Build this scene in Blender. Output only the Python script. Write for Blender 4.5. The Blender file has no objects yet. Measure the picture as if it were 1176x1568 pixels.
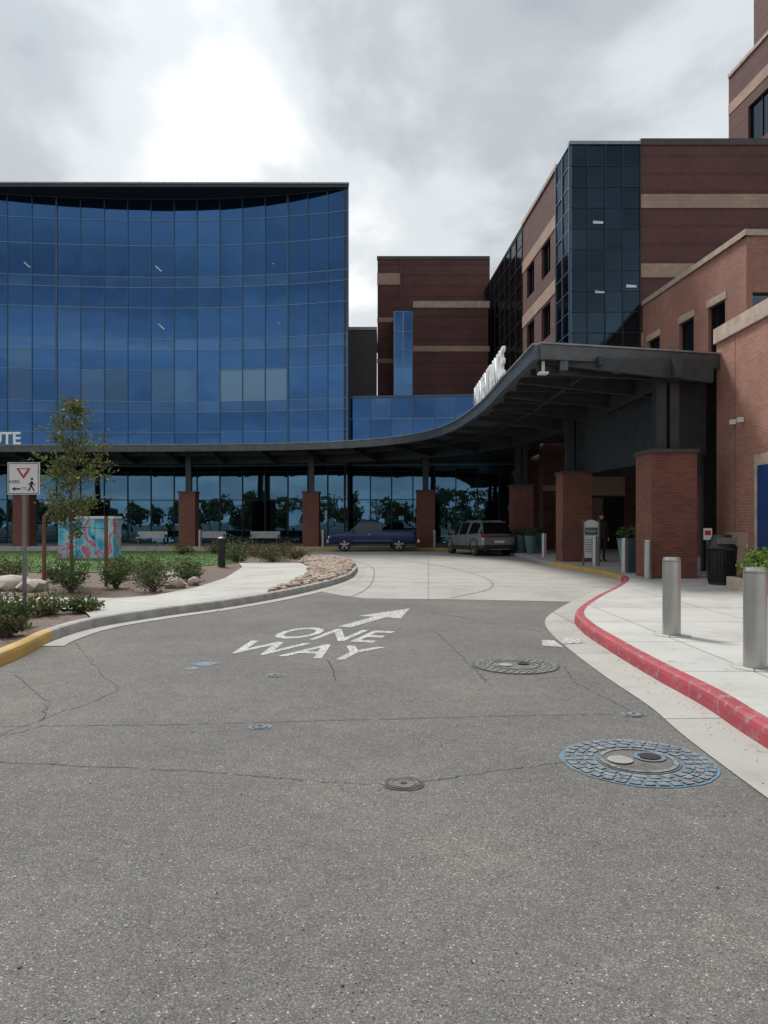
import bpy, math, random
from mathutils import Vector, Matrix
random.seed(11)
S = bpy.context.scene
COL = S.collection
R = random.random
def U(a,b): return a+(b-a)*random.random()

# ------------------------------------------------------------------ materials
def newmat(name):
    m=bpy.data.materials.new(name); m.use_nodes=True
    nt=m.node_tree; nt.nodes.clear()
    out=nt.nodes.new('ShaderNodeOutputMaterial')
    b=nt.nodes.new('ShaderNodeBsdfPrincipled')
    nt.links.new(b.outputs[0],out.inputs[0])
    return m,nt,b,out
def N(nt,t,**kw):
    n=nt.nodes.new(t)
    for k,v in kw.items():
        if k in n.inputs.keys(): n.inputs[k].default_value=v
        else: setattr(n,k,v)
    return n
def c4(c): return (c[0],c[1],c[2],1)
def ramp(nt,fac,stops):
    r=nt.nodes.new('ShaderNodeValToRGB'); e=r.color_ramp.elements
    while len(e)<len(stops): e.new(0.5)
    for i,(p,c) in enumerate(stops): e[i].position=p; e[i].color=c4(c)
    nt.links.new(fac,r.inputs[0]); return r
def mixc(nt,f,a,b,mode='MIX'):
    m=nt.nodes.new('ShaderNodeMix'); m.data_type='RGBA'; m.blend_type=mode
    for s,v in ((0,f),(6,a),(7,b)):
        if isinstance(v,(int,float)): m.inputs[s].default_value=v
        elif isinstance(v,tuple): m.inputs[s].default_value=c4(v)
        else: nt.links.new(v,m.inputs[s])
    return m.outputs[2]
def simple(name,col,rough=.6,metal=0,nscale=3,namt=.25,bump=0,bscale=60,spec=.5):
    m,nt,b,o=newmat(name)
    tc=N(nt,'ShaderNodeTexCoord')
    n=N(nt,'ShaderNodeTexNoise',Scale=nscale,Detail=6.0,Roughness=.6)
    nt.links.new(tc.outputs['Object'],n.inputs['Vector'])
    lo=tuple(x*(1-namt) for x in col); hi=tuple(min(1,x*(1+namt)) for x in col)
    r=ramp(nt,n.outputs['Fac'],[(.3,lo),(.7,hi)])
    nt.links.new(r.outputs[0],b.inputs['Base Color'])
    b.inputs['Roughness'].default_value=rough; b.inputs['Metallic'].default_value=metal
    b.inputs['Specular IOR Level'].default_value=spec
    if bump:
        n2=N(nt,'ShaderNodeTexNoise',Scale=bscale,Detail=4.0)
        nt.links.new(tc.outputs['Object'],n2.inputs['Vector'])
        bp=N(nt,'ShaderNodeBump',Strength=bump,Distance=.02)
        nt.links.new(n2.outputs['Fac'],bp.inputs['Height']); nt.links.new(bp.outputs[0],b.inputs['Normal'])
    return m
def brick(name,c1,c2,mortar,bw=.22,rh=.075,stripe=.0):
    m,nt,b,o=newmat(name)
    uv=N(nt,'ShaderNodeUVMap')
    t=N(nt,'ShaderNodeTexBrick',Scale=1.0); t.inputs['Mortar Size'].default_value=.006
    t.inputs['Brick Width'].default_value=bw; t.inputs['Row Height'].default_value=rh
    t.inputs['Color1'].default_value=c4(c1); t.inputs['Color2'].default_value=c4(c2); t.inputs['Mortar'].default_value=c4(mortar)
    t.inputs['Bias'].default_value=-.1; t.inputs['Mortar Smooth'].default_value=.3
    nt.links.new(uv.outputs[0],t.inputs['Vector'])
    tc=N(nt,'ShaderNodeTexCoord'); n=N(nt,'ShaderNodeTexNoise',Scale=.6,Detail=7.0,Roughness=.65)
    nt.links.new(tc.outputs['Object'],n.inputs['Vector'])
    r=ramp(nt,n.outputs['Fac'],[(.3,(.80,.80,.80)),(.7,(1.15,1.12,1.1))])
    col=mixc(nt,1.0,t.outputs['Color'],r.outputs[0],'MULTIPLY')
    if stripe:
        w=N(nt,'ShaderNodeTexWave',Scale=.33); w.bands_direction='Y'
        nt.links.new(uv.outputs[0],w.inputs['Vector'])
        r2=ramp(nt,w.outputs['Fac'],[(.86,(1,1,1)),(.93,(1-stripe,1-stripe,1-stripe))])
        col=mixc(nt,1.0,col,r2.outputs[0],'MULTIPLY')
    nt.links.new(col,b.inputs['Base Color']); b.inputs['Roughness'].default_value=.85
    bp=N(nt,'ShaderNodeBump',Strength=.4,Distance=.01); nt.links.new(t.outputs['Fac'],bp.inputs['Height']); bp.invert=True
    nt.links.new(bp.outputs[0],b.inputs['Normal'])
    return m
def glass(name,tint,dark,mixf=.85,rough=.02,var=.25):
    m=bpy.data.materials.new(name); m.use_nodes=True; nt=m.node_tree; nt.nodes.clear()
    out=nt.nodes.new('ShaderNodeOutputMaterial')
    g=N(nt,'ShaderNodeBsdfGlossy'); g.inputs['Roughness'].default_value=rough
    d=N(nt,'ShaderNodeBsdfPrincipled'); d.inputs['Base Color'].default_value=c4(dark); d.inputs['Roughness'].default_value=.15
    geo=N(nt,'ShaderNodeNewGeometry')
    r=ramp(nt,geo.outputs['Random Per Island'],[(0,(1-var,)*3),(1,(1+var,)*3)])
    nt.links.new(mixc(nt,1.0,tint,r.outputs[0],'MULTIPLY'),g.inputs['Color'])
    tc=N(nt,'ShaderNodeTexCoord'); n=N(nt,'ShaderNodeTexNoise',Scale=.5,Detail=2.0)
    nt.links.new(tc.outputs['Object'],n.inputs['Vector'])
    bp=N(nt,'ShaderNodeBump',Strength=.12,Distance=.05); nt.links.new(n.outputs['Fac'],bp.inputs['Height'])
    nt.links.new(bp.outputs[0],g.inputs['Normal'])
    mx=nt.nodes.new('ShaderNodeMixShader'); mx.inputs[0].default_value=mixf
    nt.links.new(d.outputs[0],mx.inputs[1]); nt.links.new(g.outputs[0],mx.inputs[2]); nt.links.new(mx.outputs[0],out.inputs[0])
    return m
def asphalt():
    m,nt,b,o=newmat('asphalt_mat')
    tc=N(nt,'ShaderNodeTexCoord')
    v=N(nt,'ShaderNodeTexVoronoi',Scale=190.0); nt.links.new(tc.outputs['Object'],v.inputs['Vector'])
    bw=N(nt,'ShaderNodeSeparateColor'); nt.links.new(v.outputs['Color'],bw.inputs[0])
    r1=ramp(nt,bw.outputs[0],[(0,(.080,.078,.075)),(.45,(.130,.126,.119)),(.85,(.165,.159,.150)),(.97,(.27,.26,.245))])
    v2=N(nt,'ShaderNodeTexVoronoi',Scale=60.0); nt.links.new(tc.outputs['Object'],v2.inputs['Vector'])
    b2=N(nt,'ShaderNodeSeparateColor'); nt.links.new(v2.outputs['Color'],b2.inputs[0])
    gt=N(nt,'ShaderNodeMath',operation='GREATER_THAN'); gt.inputs[1].default_value=.90; nt.links.new(b2.outputs[1],gt.inputs[0])
    lt=N(nt,'ShaderNodeMath',operation='LESS_THAN'); lt.inputs[1].default_value=.26; nt.links.new(v2.outputs['Distance'],lt.inputs[0])
    mu=N(nt,'ShaderNodeMath',operation='MULTIPLY'); nt.links.new(gt.outputs[0],mu.inputs[0]); nt.links.new(lt.outputs[0],mu.inputs[1])
    col=mixc(nt,mu.outputs[0],r1.outputs[0],(.40,.385,.36))
    gt2=N(nt,'ShaderNodeMath',operation='LESS_THAN'); gt2.inputs[1].default_value=.12; nt.links.new(b2.outputs[1],gt2.inputs[0])
    mu2=N(nt,'ShaderNodeMath',operation='MULTIPLY'); nt.links.new(gt2.outputs[0],mu2.inputs[0]); nt.links.new(lt.outputs[0],mu2.inputs[1])
    col=mixc(nt,mu2.outputs[0],col,(.035,.033,.031))
    n=N(nt,'ShaderNodeTexNoise',Scale=.4,Detail=8.0,Roughness=.68); nt.links.new(tc.outputs['Object'],n.inputs['Vector'])
    r=ramp(nt,n.outputs['Fac'],[(.3,(.82,.82,.83)),(.5,(1.0,1.0,1.0)),(.72,(1.30,1.26,1.2))])
    col=mixc(nt,1.0,col,r.outputs[0],'MULTIPLY')
    n3=N(nt,'ShaderNodeTexNoise',Scale=7.0,Detail=7.0,Roughness=.75); nt.links.new(tc.outputs['Object'],n3.inputs['Vector'])
    r3=ramp(nt,n3.outputs['Fac'],[(.3,(.86,.86,.86)),(.7,(1.14,1.14,1.13))])
    col=mixc(nt,1.0,col,r3.outputs[0],'MULTIPLY')
    nt.links.new(col,b.inputs['Base Color']); b.inputs['Roughness'].default_value=.9; b.inputs['Specular IOR Level'].default_value=.25
    bp=N(nt,'ShaderNodeBump',Strength=.5,Distance=.004); nt.links.new(v.outputs['Distance'],bp.inputs['Height']); nt.links.new(bp.outputs[0],b.inputs['Normal'])
    return m
def concrete(name,col,jx,jy,rot=0,joint=.012,jd=.45):
    m,nt,b,o=newmat(name)
    tc=N(nt,'ShaderNodeTexCoord'); mp=N(nt,'ShaderNodeMapping'); mp.inputs['Rotation'].default_value=(0,0,rot)
    nt.links.new(tc.outputs['Object'],mp.inputs['Vector'])
    t=N(nt,'ShaderNodeTexBrick',Scale=1.0); t.offset=0; t.inputs['Mortar Size'].default_value=joint
    t.inputs['Brick Width'].default_value=jx; t.inputs['Row Height'].default_value=jy
    t.inputs['Color1'].default_value=(.93,.93,.93,1); t.inputs['Color2'].default_value=(1.05,1.05,1.04,1); t.inputs['Mortar'].default_value=(jd,jd,jd,1)
    nt.links.new(mp.outputs[0],t.inputs['Vector'])
    n=N(nt,'ShaderNodeTexNoise',Scale=.9,Detail=10.0,Roughness=.72); nt.links.new(tc.outputs['Object'],n.inputs['Vector'])
    r=ramp(nt,n.outputs['Fac'],[(.28,tuple(x*.72 for x in col)),(.5,col),(.72,tuple(x*1.12 for x in col))])
    n2=N(nt,'ShaderNodeTexNoise',Scale=120.0,Detail=3.0); nt.links.new(tc.outputs['Object'],n2.inputs['Vector'])
    r2=ramp(nt,n2.outputs['Fac'],[(.3,(.86,.86,.86)),(.7,(1.1,1.1,1.1))])
    c=mixc(nt,1.0,r.outputs[0],t.outputs['Color'],'MULTIPLY'); c=mixc(nt,1.0,c,r2.outputs[0],'MULTIPLY')
    n4=N(nt,'ShaderNodeTexNoise',Scale=3.2,Detail=5.0,Roughness=.6); nt.links.new(tc.outputs['Object'],n4.inputs['Vector'])
    r4=ramp(nt,n4.outputs['Fac'],[(.26,(.72,.70,.67)),(.36,(1,1,1))]); c=mixc(nt,1.0,c,r4.outputs[0],'MULTIPLY')
    nt.links.new(c,b.inputs['Base Color']); b.inputs['Roughness'].default_value=.88
    return m
def paint(name,col,wear=.45,under=(.13,.125,.118),scale=14,soft=.06):
    m,nt,b,o=newmat(name)
    tc=N(nt,'ShaderNodeTexCoord'); n=N(nt,'ShaderNodeTexNoise',Scale=scale,Detail=9.0,Roughness=.75)
    nt.links.new(tc.outputs['Object'],n.inputs['Vector'])
    f=ramp(nt,n.outputs['Fac'],[(wear-soft,(0,0,0)),(wear+soft,(1,1,1))])
    n2=N(nt,'ShaderNodeTexNoise',Scale=2.0,Detail=5.0); nt.links.new(tc.outputs['Object'],n2.inputs['Vector'])
    cc=ramp(nt,n2.outputs['Fac'],[(.3,tuple(x*.8 for x in col)),(.7,tuple(min(1,x*1.1) for x in col))])
    nt.links.new(mixc(nt,f.outputs[0],under,cc.outputs[0]),b.inputs['Base Color']); b.inputs['Roughness'].default_value=.75
    return m
def cells(name,stops,scale,rough=.8):
    m,nt,b,o=newmat(name)
    tc=N(nt,'ShaderNodeTexCoord'); v=N(nt,'ShaderNodeTexVoronoi',Scale=scale); nt.links.new(tc.outputs['Object'],v.inputs['Vector'])
    s=N(nt,'ShaderNodeSeparateColor'); nt.links.new(v.outputs['Color'],s.inputs[0])
    r=ramp(nt,s.outputs[0],stops); nt.links.new(r.outputs[0],b.inputs['Base Color']); b.inputs['Roughness'].default_value=rough
    return m
def artm(name):
    m,nt,b,o=newmat(name)
    tc=N(nt,'ShaderNodeTexCoord'); n=N(nt,'ShaderNodeTexNoise',Scale=.8,Detail=2.0,Distortion=1.8); nt.links.new(tc.outputs['Object'],n.inputs['Vector'])
    r=ramp(nt,n.outputs['Fac'],[(.30,(.03,.22,.45)),(.42,(.10,.42,.62)),(.49,(.35,.62,.72)),(.54,(.60,.08,.16)),(.60,(.55,.28,.38)),(.66,(.22,.52,.66)),(.75,(.04,.30,.55))])
    nt.links.new(r.outputs[0],b.inputs['Base Color']); b.inputs['Roughness'].default_value=.35; return m
def leafm(name,col,var=.35):
    m,nt,b,o=newmat(name)
    geo=N(nt,'ShaderNodeNewGeometry')
    r=ramp(nt,geo.outputs['Random Per Island'],[(0,tuple(x*(1-var) for x in col)),(1,tuple(x*(1+var) for x in col))])
    nt.links.new(r.outputs[0],b.inputs['Base Color']); b.inputs['Roughness'].default_value=.6
    tr=N(nt,'ShaderNodeBsdfTranslucent'); nt.links.new(r.outputs[0],tr.inputs['Color'])
    mx=nt.nodes.new('ShaderNodeMixShader'); mx.inputs[0].default_value=.3
    nt.links.new(b.outputs[0],mx.inputs[1]); nt.links.new(tr.outputs[0],mx.inputs[2]); nt.links.new(mx.outputs[0],o.inputs[0])
    return m
def stonem(name,c1,c2):
    m,nt,b,o=newmat(name)
    geo=N(nt,'ShaderNodeNewGeometry')
    r=ramp(nt,geo.outputs['Random Per Island'],[(0,c1),(.5,tuple((a+b_)/2 for a,b_ in zip(c1,c2))),(1,c2)])
    nt.links.new(r.outputs[0],b.inputs['Base Color']); b.inputs['Roughness'].default_value=.85
    return m

M={}
M['asphalt']=asphalt()
M['drive']=concrete('drive_concrete',(.36,.35,.325),300.0,4.7,rot=.06,joint=.02,jd=.7)
M['walk']=concrete('walk_concrete',(.45,.45,.43),1.8,1.8,rot=0)
M['path']=concrete('path_concrete',(.42,.415,.39),1.6,1.6,rot=.5)
M['gutter']=concrete('gutter_concrete',(.37,.36,.335),3.0,3.0)
M['kerb']=simple('kerb_concrete',(.31,.305,.285),.85,nscale=4,namt=.25)
M['red']=paint('red_kerb_paint',(.32,.04,.06),.42,(.27,.20,.19),8)
M['yellow']=paint('yellow_kerb_paint',(.50,.31,.07),.43,(.31,.29,.26),8)
M['white']=paint('road_white_paint',(.56,.56,.53),.49,(.17,.165,.16),24,.06)
M['bluep']=paint('blue_utility_paint',(.09,.22,.33),.50,(.12,.12,.117),9,.10)
M['crack']=simple('crack_dark',(.065,.063,.060),.95,nscale=20,namt=.4)
M['hole']=simple('hole_dark',(.02,.02,.02),.95)
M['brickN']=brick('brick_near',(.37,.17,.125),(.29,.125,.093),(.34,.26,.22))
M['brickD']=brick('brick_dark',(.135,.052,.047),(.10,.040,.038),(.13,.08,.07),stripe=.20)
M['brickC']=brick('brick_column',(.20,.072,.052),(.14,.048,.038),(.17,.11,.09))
M['beige']=brick('beige_block',(.42,.29,.225),(.36,.25,.19),(.30,.23,.18),bw=.4,rh=.2)
M['beigeS']=simple('beige_stone',(.44,.35,.28),.8)
M['cap']=simple('cap_dark',(.06,.05,.048),.6)
M['metalcap']=simple('metal_coping',(.26,.27,.27),.4,.3)
M['steel']=simple('dark_steel',(.040,.045,.050),.45,.3)
M['soffit']=simple('soffit_panel',(.055,.058,.062),.5)
M['fascia']=simple('fascia_metal',(.09,.10,.105),.4,.4)
M['mull']=simple('mullion',(.06,.10,.15),.35,.6,namt=.1)
M['mullL']=simple('mullion_light',(.15,.23,.32),.35,.6,namt=.1)
M['mullD']=simple('mullion_dark',(.02,.025,.03),.4,.4,namt=.1)
M['gblue']=glass('glass_blue',(.040,.110,.250),(.01,.02,.045),.88,.012,.05)
M['gspan']=glass('glass_spandrel',(.054,.130,.275),(.015,.03,.06),.85,.02,.05)
M['glit']=glass('glass_painted_lit',(.06,.14,.24),(.24,.40,.55),.45,.03,.15)  # paler pane colour paints in the lit ceilings inside
M['glit2']=glass('glass_painted_lit_soft',(.045,.115,.23),(.08,.16,.26),.6,.03,.3)  # weaker version of the painted-in room light
M['gground']=glass('glass_ground',(.075,.165,.25),(.008,.014,.02),.85,.01,.10)
M['gdark']=glass('glass_dark',(.028,.052,.075),(.008,.012,.016),.8,.02,.2)
M['gside']=glass('glass_side',(.045,.06,.08),(.008,.010,.012),.7,.03,.4)
M['gwin']=glass('glass_window',(.06,.08,.105),(.01,.012,.016),.7,.02,.3)
M['litstreak']=simple('painted_light_streak',(.7,.75,.8),.5)  # pale non-emissive colour painted in for lit interior ceiling strips
M['stain']=simple('stainless',(.42,.42,.40),.34,.85,nscale=2,namt=.08)
M['black']=simple('black_metal',(.015,.015,.016),.45)
M['rubber']=simple('rubber',(.02,.02,.02),.8)
M['teal']=simple('teal_planter',(.07,.14,.16),.5)
M['white_s']=simple('white_sign',(.68,.68,.67),.5,namt=.06)
M['letters']=simple('white_letters',(.88,.90,.92),.4,namt=.03)
M['redsign']=simple('red_sign',(.45,.03,.05),.5,namt=.1)
M['galv']=simple('galvanised',(.20,.20,.19),.5,.6)
M['chrome']=simple('chrome_trim',(.5,.5,.5),.25,.9)
M['jnt']=simple('joint_sealant',(.20,.195,.185),.9)
M['bluepanel']=simple('blue_panel',(.015,.05,.17),.35,namt=.1)
M['wood']=simple('wood_stake',(.17,.075,.04),.85)
M['bark']=simple('bark',(.12,.09,.065),.9,nscale=15,namt=.4)
M['mulch']=cells('mulch',[(0,(.03,.018,.012)),(.5,(.085,.05,.032)),(1,(.16,.10,.07))],28)
M['lawn']=simple('lawn_soil',(.055,.12,.020),.9,nscale=2,namt=.35,bump=.6,bscale=80)
M['grass']=leafm('grass_blade',(.095,.20,.03),.35)
M['leafG']=leafm('leaf_green',(.065,.125,.03))
M['leafY']=leafm('leaf_yellow',(.16,.18,.05))
M['leafD']=leafm('leaf_dark',(.025,.05,.018))
M['leafB']=leafm('leaf_brown',(.11,.075,.04))
M['leafL']=leafm('leaf_lime',(.22,.34,.05))
M['stone']=stonem('river_stone',(.19,.13,.10),(.46,.37,.30))
M['boulder']=simple('boulder',(.38,.33,.28),.9,nscale=5,namt=.3,bump=.5,bscale=12)
M['iron']=simple('cast_iron',(.12,.117,.11),.6,.3,nscale=8,namt=.35,bump=.5,bscale=90)
M['mosaic']=cells('manhole_mosaic',[(0,(.07,.09,.105)),(.35,(.11,.15,.18)),(.6,(.17,.185,.19)),(1,(.24,.245,.24))],38)
M['mosaic2']=cells('manhole_mosaic_grey',[(0,(.09,.09,.09)),(.5,(.15,.15,.145)),(1,(.24,.24,.235))],38)

# ------------------------------------------------------------------ mesh builder
class MB:
    def __init__(s): s.v=[];s.f=[];s.m=[];s.uv=[];s.mats=[]
    def mi(s,k):
        if k not in s.mats: s.mats.append(k)
        return s.mats.index(k)
    def face(s,pts,k,uv=None):
        n=len(s.v); s.v+= [tuple(p) for p in pts]; s.f.append(tuple(range(n,n+len(pts)))); s.m.append(s.mi(k))
        s.uv.append(uv if uv else [(p[0],p[1]) for p in pts])
    def raw(s,verts,faces,k,ks=None):
        n=len(s.v); s.v+=[tuple(p) for p in verts]
        for i,f in enumerate(faces):
            s.f.append(tuple(n+a for a in f)); s.m.append(s.mi(ks[i] if ks else k)); s.uv.append([(verts[a][0]+verts[a][1],verts[a][2]) for a in f])
    def seg(s,p0,p1,z0,z1,off0,off1,k,ztop=None):
        d=Vector((p1[0]-p0[0],p1[1]-p0[1])); L=d.length; d/=L; n=Vector((d.y,-d.x))
        def P(t,o,z): return (p0[0]+d.x*t+n.x*o,p0[1]+d.y*t+n.y*o,z)
        a,b=off0,off1
        s.face([P(0,b,z0),P(L,b,z0),P(L,b,z1),P(0,b,z1)],k,[(0,z0),(L,z0),(L,z1),(0,z1)])
        s.face([P(L,a,z0),P(0,a,z0),P(0,a,z1),P(L,a,z1)],k,[(L,z0),(0,z0),(0,z1),(L,z1)])
        w=abs(b-a)
        s.face([P(0,a,z0),P(0,b,z0),P(0,b,z1),P(0,a,z1)],k,[(0,z0),(w,z0),(w,z1),(0,z1)])
        s.face([P(L,b,z0),P(L,a,z0),P(L,a,z1),P(L,b,z1)],k,[(0,z0),(w,z0),(w,z1),(0,z1)])
        s.face([P(0,b,z1),P(L,b,z1),P(L,a,z1),P(0,a,z1)],k,[(0,0),(L,0),(L,w),(0,w)])
        s.face([P(0,a,z0),P(L,a,z0),P(L,b,z0),P(0,b,z0)],k,[(0,0),(L,0),(L,w),(0,w)])
    def box(s,x0,x1,y0,y1,z0,z1,k): s.seg((x0,y0),(x1,y0),z0,z1,-(y1-y0),0,k)
    def cyl(s,x,y,z0,z1,r0,r1=None,k='steel',n=20,axis='z',cap=True):
        if r1 is None: r1=r0
        a=[];b=[]
        for i in range(n):
            t=2*math.pi*i/n; c,sn=math.cos(t),math.sin(t)
            a.append((c*r0,sn*r0,z0)); b.append((c*r1,sn*r1,z1))
        vs=a+b; fs=[(i,(i+1)%n,n+(i+1)%n,n+i) for i in range(n)]
        if cap: fs+= [tuple(range(n-1,-1,-1)),tuple(range(n,2*n))]
        vs=[(p[0]+x,p[1]+y,p[2]) for p in vs]
        s.raw(vs,fs,k)
    def tube(s,p0,p1,r0,r1,k,n=8):
        p0=Vector(p0);p1=Vector(p1);d=(p1-p0).normalized(); u=d.orthogonal().normalized(); w=d.cross(u)
        vs=[p0+(u*math.cos(t)+w*math.sin(t))*r0 for t in [2*math.pi*i/n for i in range(n)]]+[p1+(u*math.cos(t)+w*math.sin(t))*r1 for t in [2*math.pi*i/n for i in range(n)]]
        fs=[(i,(i+1)%n,n+(i+1)%n,n+i) for i in range(n)]+[tuple(range(n-1,-1,-1)),tuple(range(n,2*n))]
        s.raw(vs,fs,k)
    def obj(s,name,parent=None,smooth=None,bevel=0):
        me=bpy.data.meshes.new(name); me.from_pydata(s.v,[],s.f)
        for k in s.mats: me.materials.append(M[k])
        me.polygons.foreach_set('material_index',s.m)
        ul=me.uv_layers.new(name='UVMap'); flat=[c for f in s.uv for p in f for c in p]
        ul.data.foreach_set('uv',flat); me.update()
        o=bpy.data.objects.new(name,me); COL.objects.link(o)
        if parent: o.parent=parent
        if smooth is not None:
            me.polygons.foreach_set('use_smooth',[True]*len(me.polygons)); me.set_sharp_from_angle(angle=math.radians(smooth))
        if bevel:
            bm=o.modifiers.new('bevel','BEVEL'); bm.width=bevel; bm.segments=2; bm.limit_method='ANGLE'
        return o
def root(name,loc=(0,0,0),rz=0):
    e=bpy.data.objects.new(name,None); COL.objects.link(e); e.location=loc; e.rotation_euler=(0,0,rz); e.empty_display_size=.3
    return e
def catmull(P,n=6):
    out=[]
    for i in range(len(P)-1):
        p0=P[max(i-1,0)];p1=P[i];p2=P[i+1];p3=P[min(i+2,len(P)-1)]
        for j in range(n):
            t=j/n
            out.append(tuple(.5*((2*p1[a])+(-p0[a]+p2[a])*t+(2*p0[a]-5*p1[a]+4*p2[a]-p3[a])*t*t+(-p0[a]+3*p1[a]-3*p2[a]+p3[a])*t**3) for a in (0,1)))
    out.append(tuple(P[-1])); return out
def offset(line,d):
    out=[]
    for i,p in enumerate(line):
        a=line[max(i-1,0)];b=line[min(i+1,len(line)-1)]
        t=Vector((b[0]-a[0],b[1]-a[1])).normalized()
        out.append((p[0]+t.y*d,p[1]-t.x*d))
    return out
def sweep(mb,line,prof,kfun):
    rows=[[(q[0],q[1],z) for q in offset(line,o)] for o,z in prof]
    for j in range(len(prof)-1):
        for i in range(len(line)-1):
            mb.face([rows[j][i],rows[j+1][i],rows[j+1][i+1],rows[j][i+1]][::-1],kfun(line[i]))
def sheet(name,poly,z,k,parent=None):
    mb=MB(); mb.face([(p[0],p[1],z) for p in poly],k); o=mb.obj(name,parent)
    if o.data.polygons[0].normal.z<0:
        o.data.flip_normals()
    return o

# ------------------------------------------------------------------ world
w=bpy.data.worlds.new('World'); S.world=w; w.use_nodes=True; nt=w.node_tree; nt.nodes.clear()
wo=nt.nodes.new('ShaderNodeOutputWorld'); bg=nt.nodes.new('ShaderNodeBackground'); bg.inputs[1].default_value=.11
nt.links.new(bg.outputs[0],wo.inputs[0])
SUN_EL,SUN_AZ=math.radians(52),math.radians(-28)
sky=nt.nodes.new('ShaderNodeTexSky'); sky.sky_type='NISHITA'; sky.sun_disc=False; sky.sun_elevation=SUN_EL; sky.sun_rotation=SUN_AZ
tc=N(nt,'ShaderNodeTexCoord'); sp=N(nt,'ShaderNodeSeparateXYZ'); nt.links.new(tc.outputs['Generated'],sp.inputs[0])
def mth(op,a,b=None):
    n=nt.nodes.new('ShaderNodeMath'); n.operation=op
    for i,v in enumerate((a,b)):
        if v is None: continue
        if isinstance(v,(int,float)): n.inputs[i].default_value=v
        else: nt.links.new(v,n.inputs[i])
    return n.outputs[0]
zc=mth('ADD',mth('MAXIMUM',sp.outputs[2],0.0),.16)
cx=mth('DIVIDE',sp.outputs[0],zc); cy=mth('DIVIDE',sp.outputs[1],zc)
cb=N(nt,'ShaderNodeCombineXYZ'); nt.links.new(cx,cb.inputs[0]); nt.links.new(cy,cb.inputs[1])
mp=N(nt,'ShaderNodeMapping'); mp.inputs['Rotation'].default_value=(0,0,.35); mp.inputs['Scale'].default_value=(1.0,.8,1); mp.inputs['Location'].default_value=(5.60,3.01,0)
nt.links.new(cb.outputs[0],mp.inputs['Vector'])
n1=N(nt,'ShaderNodeTexNoise',Scale=1.9,Detail=9.0,Roughness=.5,Distortion=.25); nt.links.new(mp.outputs[0],n1.inputs['Vector'])
n2=N(nt,'ShaderNodeTexNoise',Scale=.75,Detail=3.0,Roughness=.5,Distortion=.3); nt.links.new(mp.outputs[0],n2.inputs['Vector'])
f=mth('ADD',mth('MULTIPLY',n1.outputs['Fac'],.5),mth('MULTIPLY',n2.outputs['Fac'],.5))
cl=ramp(nt,f,[(.38,(.31,.345,.385)),(.45,(.46,.50,.54)),(.52,(.66,.70,.73)),(.60,(.93,.95,.95))])
cl.color_ramp.interpolation='EASE'
hz=mth('POWER',mth('SUBTRACT',1.0,mth('MINIMUM',mth('MAXIMUM',sp.outputs[2],0.0),1.0)),7.0)
skyc=mixc(nt,mth('MULTIPLY',hz,.6),cl.outputs[0],(.76,.82,.87))
sd=Vector((math.sin(SUN_AZ)*math.cos(SUN_EL),math.cos(SUN_AZ)*math.cos(SUN_EL),math.sin(SUN_EL)))
dp=nt.nodes.new('ShaderNodeVectorMath'); dp.operation='DOT_PRODUCT'; dp.inputs[1].default_value=sd; nt.links.new(tc.outputs['Generated'],dp.inputs[0])
glow=mth('MULTIPLY',mth('POWER',mth('MAXIMUM',dp.outputs['Value'],0.0),10.0),4.0)
sc=mth('ADD',10.0,glow)
vm=nt.nodes.new('ShaderNodeVectorMath'); vm.operation='SCALE'; nt.links.new(sc,vm.inputs['Scale']); nt.links.new(skyc,vm.inputs[0])
cov=ramp(nt,n1.outputs['Fac'],[(.28,(.8,.8,.8)),(.40,(1,1,1))])
fin=mixc(nt,cov.outputs[0],sky.outputs[0],vm.outputs[0])
nt.links.new(fin,bg.inputs[0])

sl=bpy.data.lights.new('sun','SUN'); sl.energy=3.8; sl.angle=math.radians(14); sl.color=(1,.965,.91)
so=bpy.data.objects.new('sun',sl); COL.objects.link(so); so.rotation_euler=sd.to_track_quat('Z','Y').to_euler()
so.location=(0,0,60)

# ------------------------------------------------------------------ camera
cam=bpy.data.cameras.new('camera'); co=bpy.data.objects.new('camera',cam); COL.objects.link(co)
co.location=(0,0,1.6); co.rotation_euler=(math.radians(90),0,0)
cam.sensor_fit='VERTICAL'; cam.sensor_height=36; cam.lens=26; cam.shift_y=16/1568; cam.clip_end=3000; cam.clip_start=.05
S.camera=co
S.view_settings.view_transform='Standard'; S.view_settings.look='None'; S.view_settings.exposure=0

# ------------------------------------------------------------------ ground
sheet('asphalt_ground',[(-900,-900),(900,-900),(900,900),(-900,900)],0,'asphalt')
sheet('concrete_driveway',[(-3,17.6),(-1.5,17.2),(-.9,16.1),(-.4,15.55),(1.5,15.35),(4.3,14.8),(8,14.8),(8,46),(-60,46),(-60,34),(-3,34)],.004,'drive')
KR=[(2.55,-14),(2.6,-5),(2.66,2),(2.69,5.17),(2.76,6.35),(2.75,7.55),(2.78,9.05),(2.88,10.8),(3.18,12.3),(4.1,14.5),(5.4,17.2),(6.3,19.5),(6.6,22),(6.4,25),(6.1,28),(6.25,31),(6.3,34),(5.6,38),(4.0,41.2),(1.7,42.5),(-2,42.9),(-8,43.3),(-60,43.6)]
kr=catmull(KR,8)
side=root('sidewalk_with_kerb')
mb=MB()
def kk(p):
    if p[1]<20 : return 'red'
    if p[1]<27: return 'yellow'
    if p[0]<5.3 and p[0]>-9: return 'yellow'
    return 'kerb'
sweep(mb,kr,[(0,0),(.012,.10),(.025,.135),(.055,.15),(.15,.151)],kk); mb.obj('kerb',side,smooth=60)
mb=MB(); sweep(mb,[p for p in kr if p[1]<21],[(-.46,.008),(0,.012)],lambda p:'gutter'); mb.obj('gutter',side)
inner=offset(kr,.15)
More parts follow.
